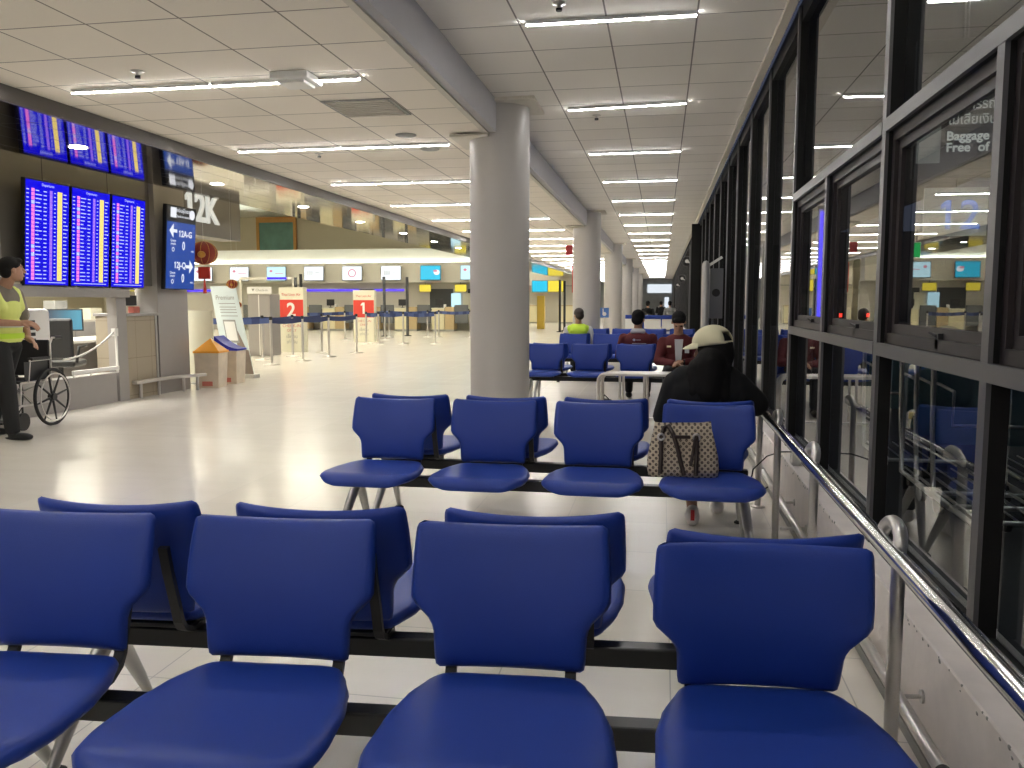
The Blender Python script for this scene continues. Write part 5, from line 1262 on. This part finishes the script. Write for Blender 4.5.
    for L in range(2):
        for j in range(5):
            for i in range(14):
                a = L*90+j*15+i; f.append((a, a+1, a+16, a+15))
    for i in range(14): f.append((75+i, 76+i, 166+i, 165+i))
    br.add(v, f, 0, True); br.build('brim', 'cap', cp_)
cap_person()

# --- people far down the hall
for (x, y, m_, lb) in ((-0.55, 33.5, 'darktrouser', 'dark clothed person sitting far down the hall beside the white-backed bench'), (-0.05, 45, 'blackcloth', 'dark figure seated farthest down the hall'), (0.35, 38, 'greyprint', 'grey clothed seated person far down the hall by the windows')):
    seated('person', lb, (x, y, 0.15), PI, 'jacket', m_, 'darktrouser', 'hair', 0, (0, 0), 0.02)
    o = MB().box(x-0.3, x+0.3, y-0.22, y+0.25, 0.0, 0.58, ch=0.02).build('waiting_stool', 'vinyl'); tag(o, 'blue seat block under the %s' % lb.split(' far')[0], 'seat')

# ------------------------------------------------------------------ wheelchair
t = thing('wheelchair', 'black folding wheelchair parked beside the standing attendant', 'wheelchair', (-6.62, 7.75, 0), R(6))
for s, nm in ((1, 'right'), (-1, 'left')):
    x = s*0.27
    wl = MB(); wl.path([(x, 0.29*math.cos(2*PI*i/40), 0.30+0.29*math.sin(2*PI*i/40)) for i in range(41)], 0.017, 10, caps=False)
    w_ = wl.build('rear_wheel', 'rubber', t)
    sp = MB()
    for k in range(8):
        a = 2*PI*k/8+0.2; sp.cone((x, 0, 0.30), (x, 0.28*math.cos(a), 0.30+0.28*math.sin(a)), 0.014, 0.008, 6)
    sp.cone((x-0.03, 0, 0.30), (x+0.03, 0, 0.30), 0.04, 0.04, 16); sp.build('spokes', 'black', w_)
    MB().path([(x+s*0.035, 0.25*math.cos(2*PI*i/32), 0.30+0.25*math.sin(2*PI*i/32)) for i in range(33)], 0.008, 8, caps=False).build('push_rim', 'brushed', w_)
    fr = MB().path([(s*0.22, 0.06, 0.25), (s*0.22, 0.08, 0.86), (s*0.22, 0.12, 0.92), (s*0.22, 0.22, 0.92)], 0.012, 8)
    fr.path([(s*0.22, 0.06, 0.25), (s*0.22, -0.45, 0.25), (s*0.22, -0.60, 0.12)], 0.012, 8).path([(s*0.22, 0.06, 0.48), (s*0.22, -0.42, 0.48), (s*0.22, -0.45, 0.25)], 0.012, 8).path([(s*0.23, 0.06, 0.70), (s*0.23, -0.28, 0.70), (s*0.23, -0.32, 0.48)], 0.011, 8)
    f_ = fr.build('side_frame', 'brushed', t)
    MB().cone((s*0.22, 0.16, 0.92), (s*0.22, 0.27, 0.92), 0.018, 0.018, 10).build('push_handle', 'black', f_)
    MB().box(s*0.23-0.03, s*0.23+0.03, -0.28, 0.02, 0.70, 0.73, ch=0.008).build('armrest', 'black', t)
    cw = MB().cone((s*0.22-0.015, -0.42, 0.09), (s*0.22+0.015, -0.42, 0.09), 0.09, 0.09, 18).path([(s*0.22, -0.42, 0.25), (s*0.22, -0.42, 0.09)], 0.01, 6); cw.build('front_caster', 'black', t)
    MB().box(s*0.13-0.07, s*0.13+0.07, -0.70, -0.56, 0.10, 0.115).build('footrest', 'black', t)
MB().box(-0.21, 0.21, -0.40, 0.05, 0.47, 0.50, ch=0.008).build('seat', 'black', t)
MB().box(-0.21, 0.21, 0.055, 0.085, 0.52, 0.90, ch=0.008).build('backrest', 'black', t)
MB().box(0.231, 0.236, -0.38, 0.0, 0.50, 0.69).build('side_guard', 'black', t)
MB().cone((-0.21, -0.25, 0.25), (0.21, 0.0, 0.46), 0.008, 0.008, 6).cone((0.21, -0.25, 0.25), (-0.21, 0.0, 0.46), 0.008, 0.008, 6).build('cross_brace', 'brushed', t)
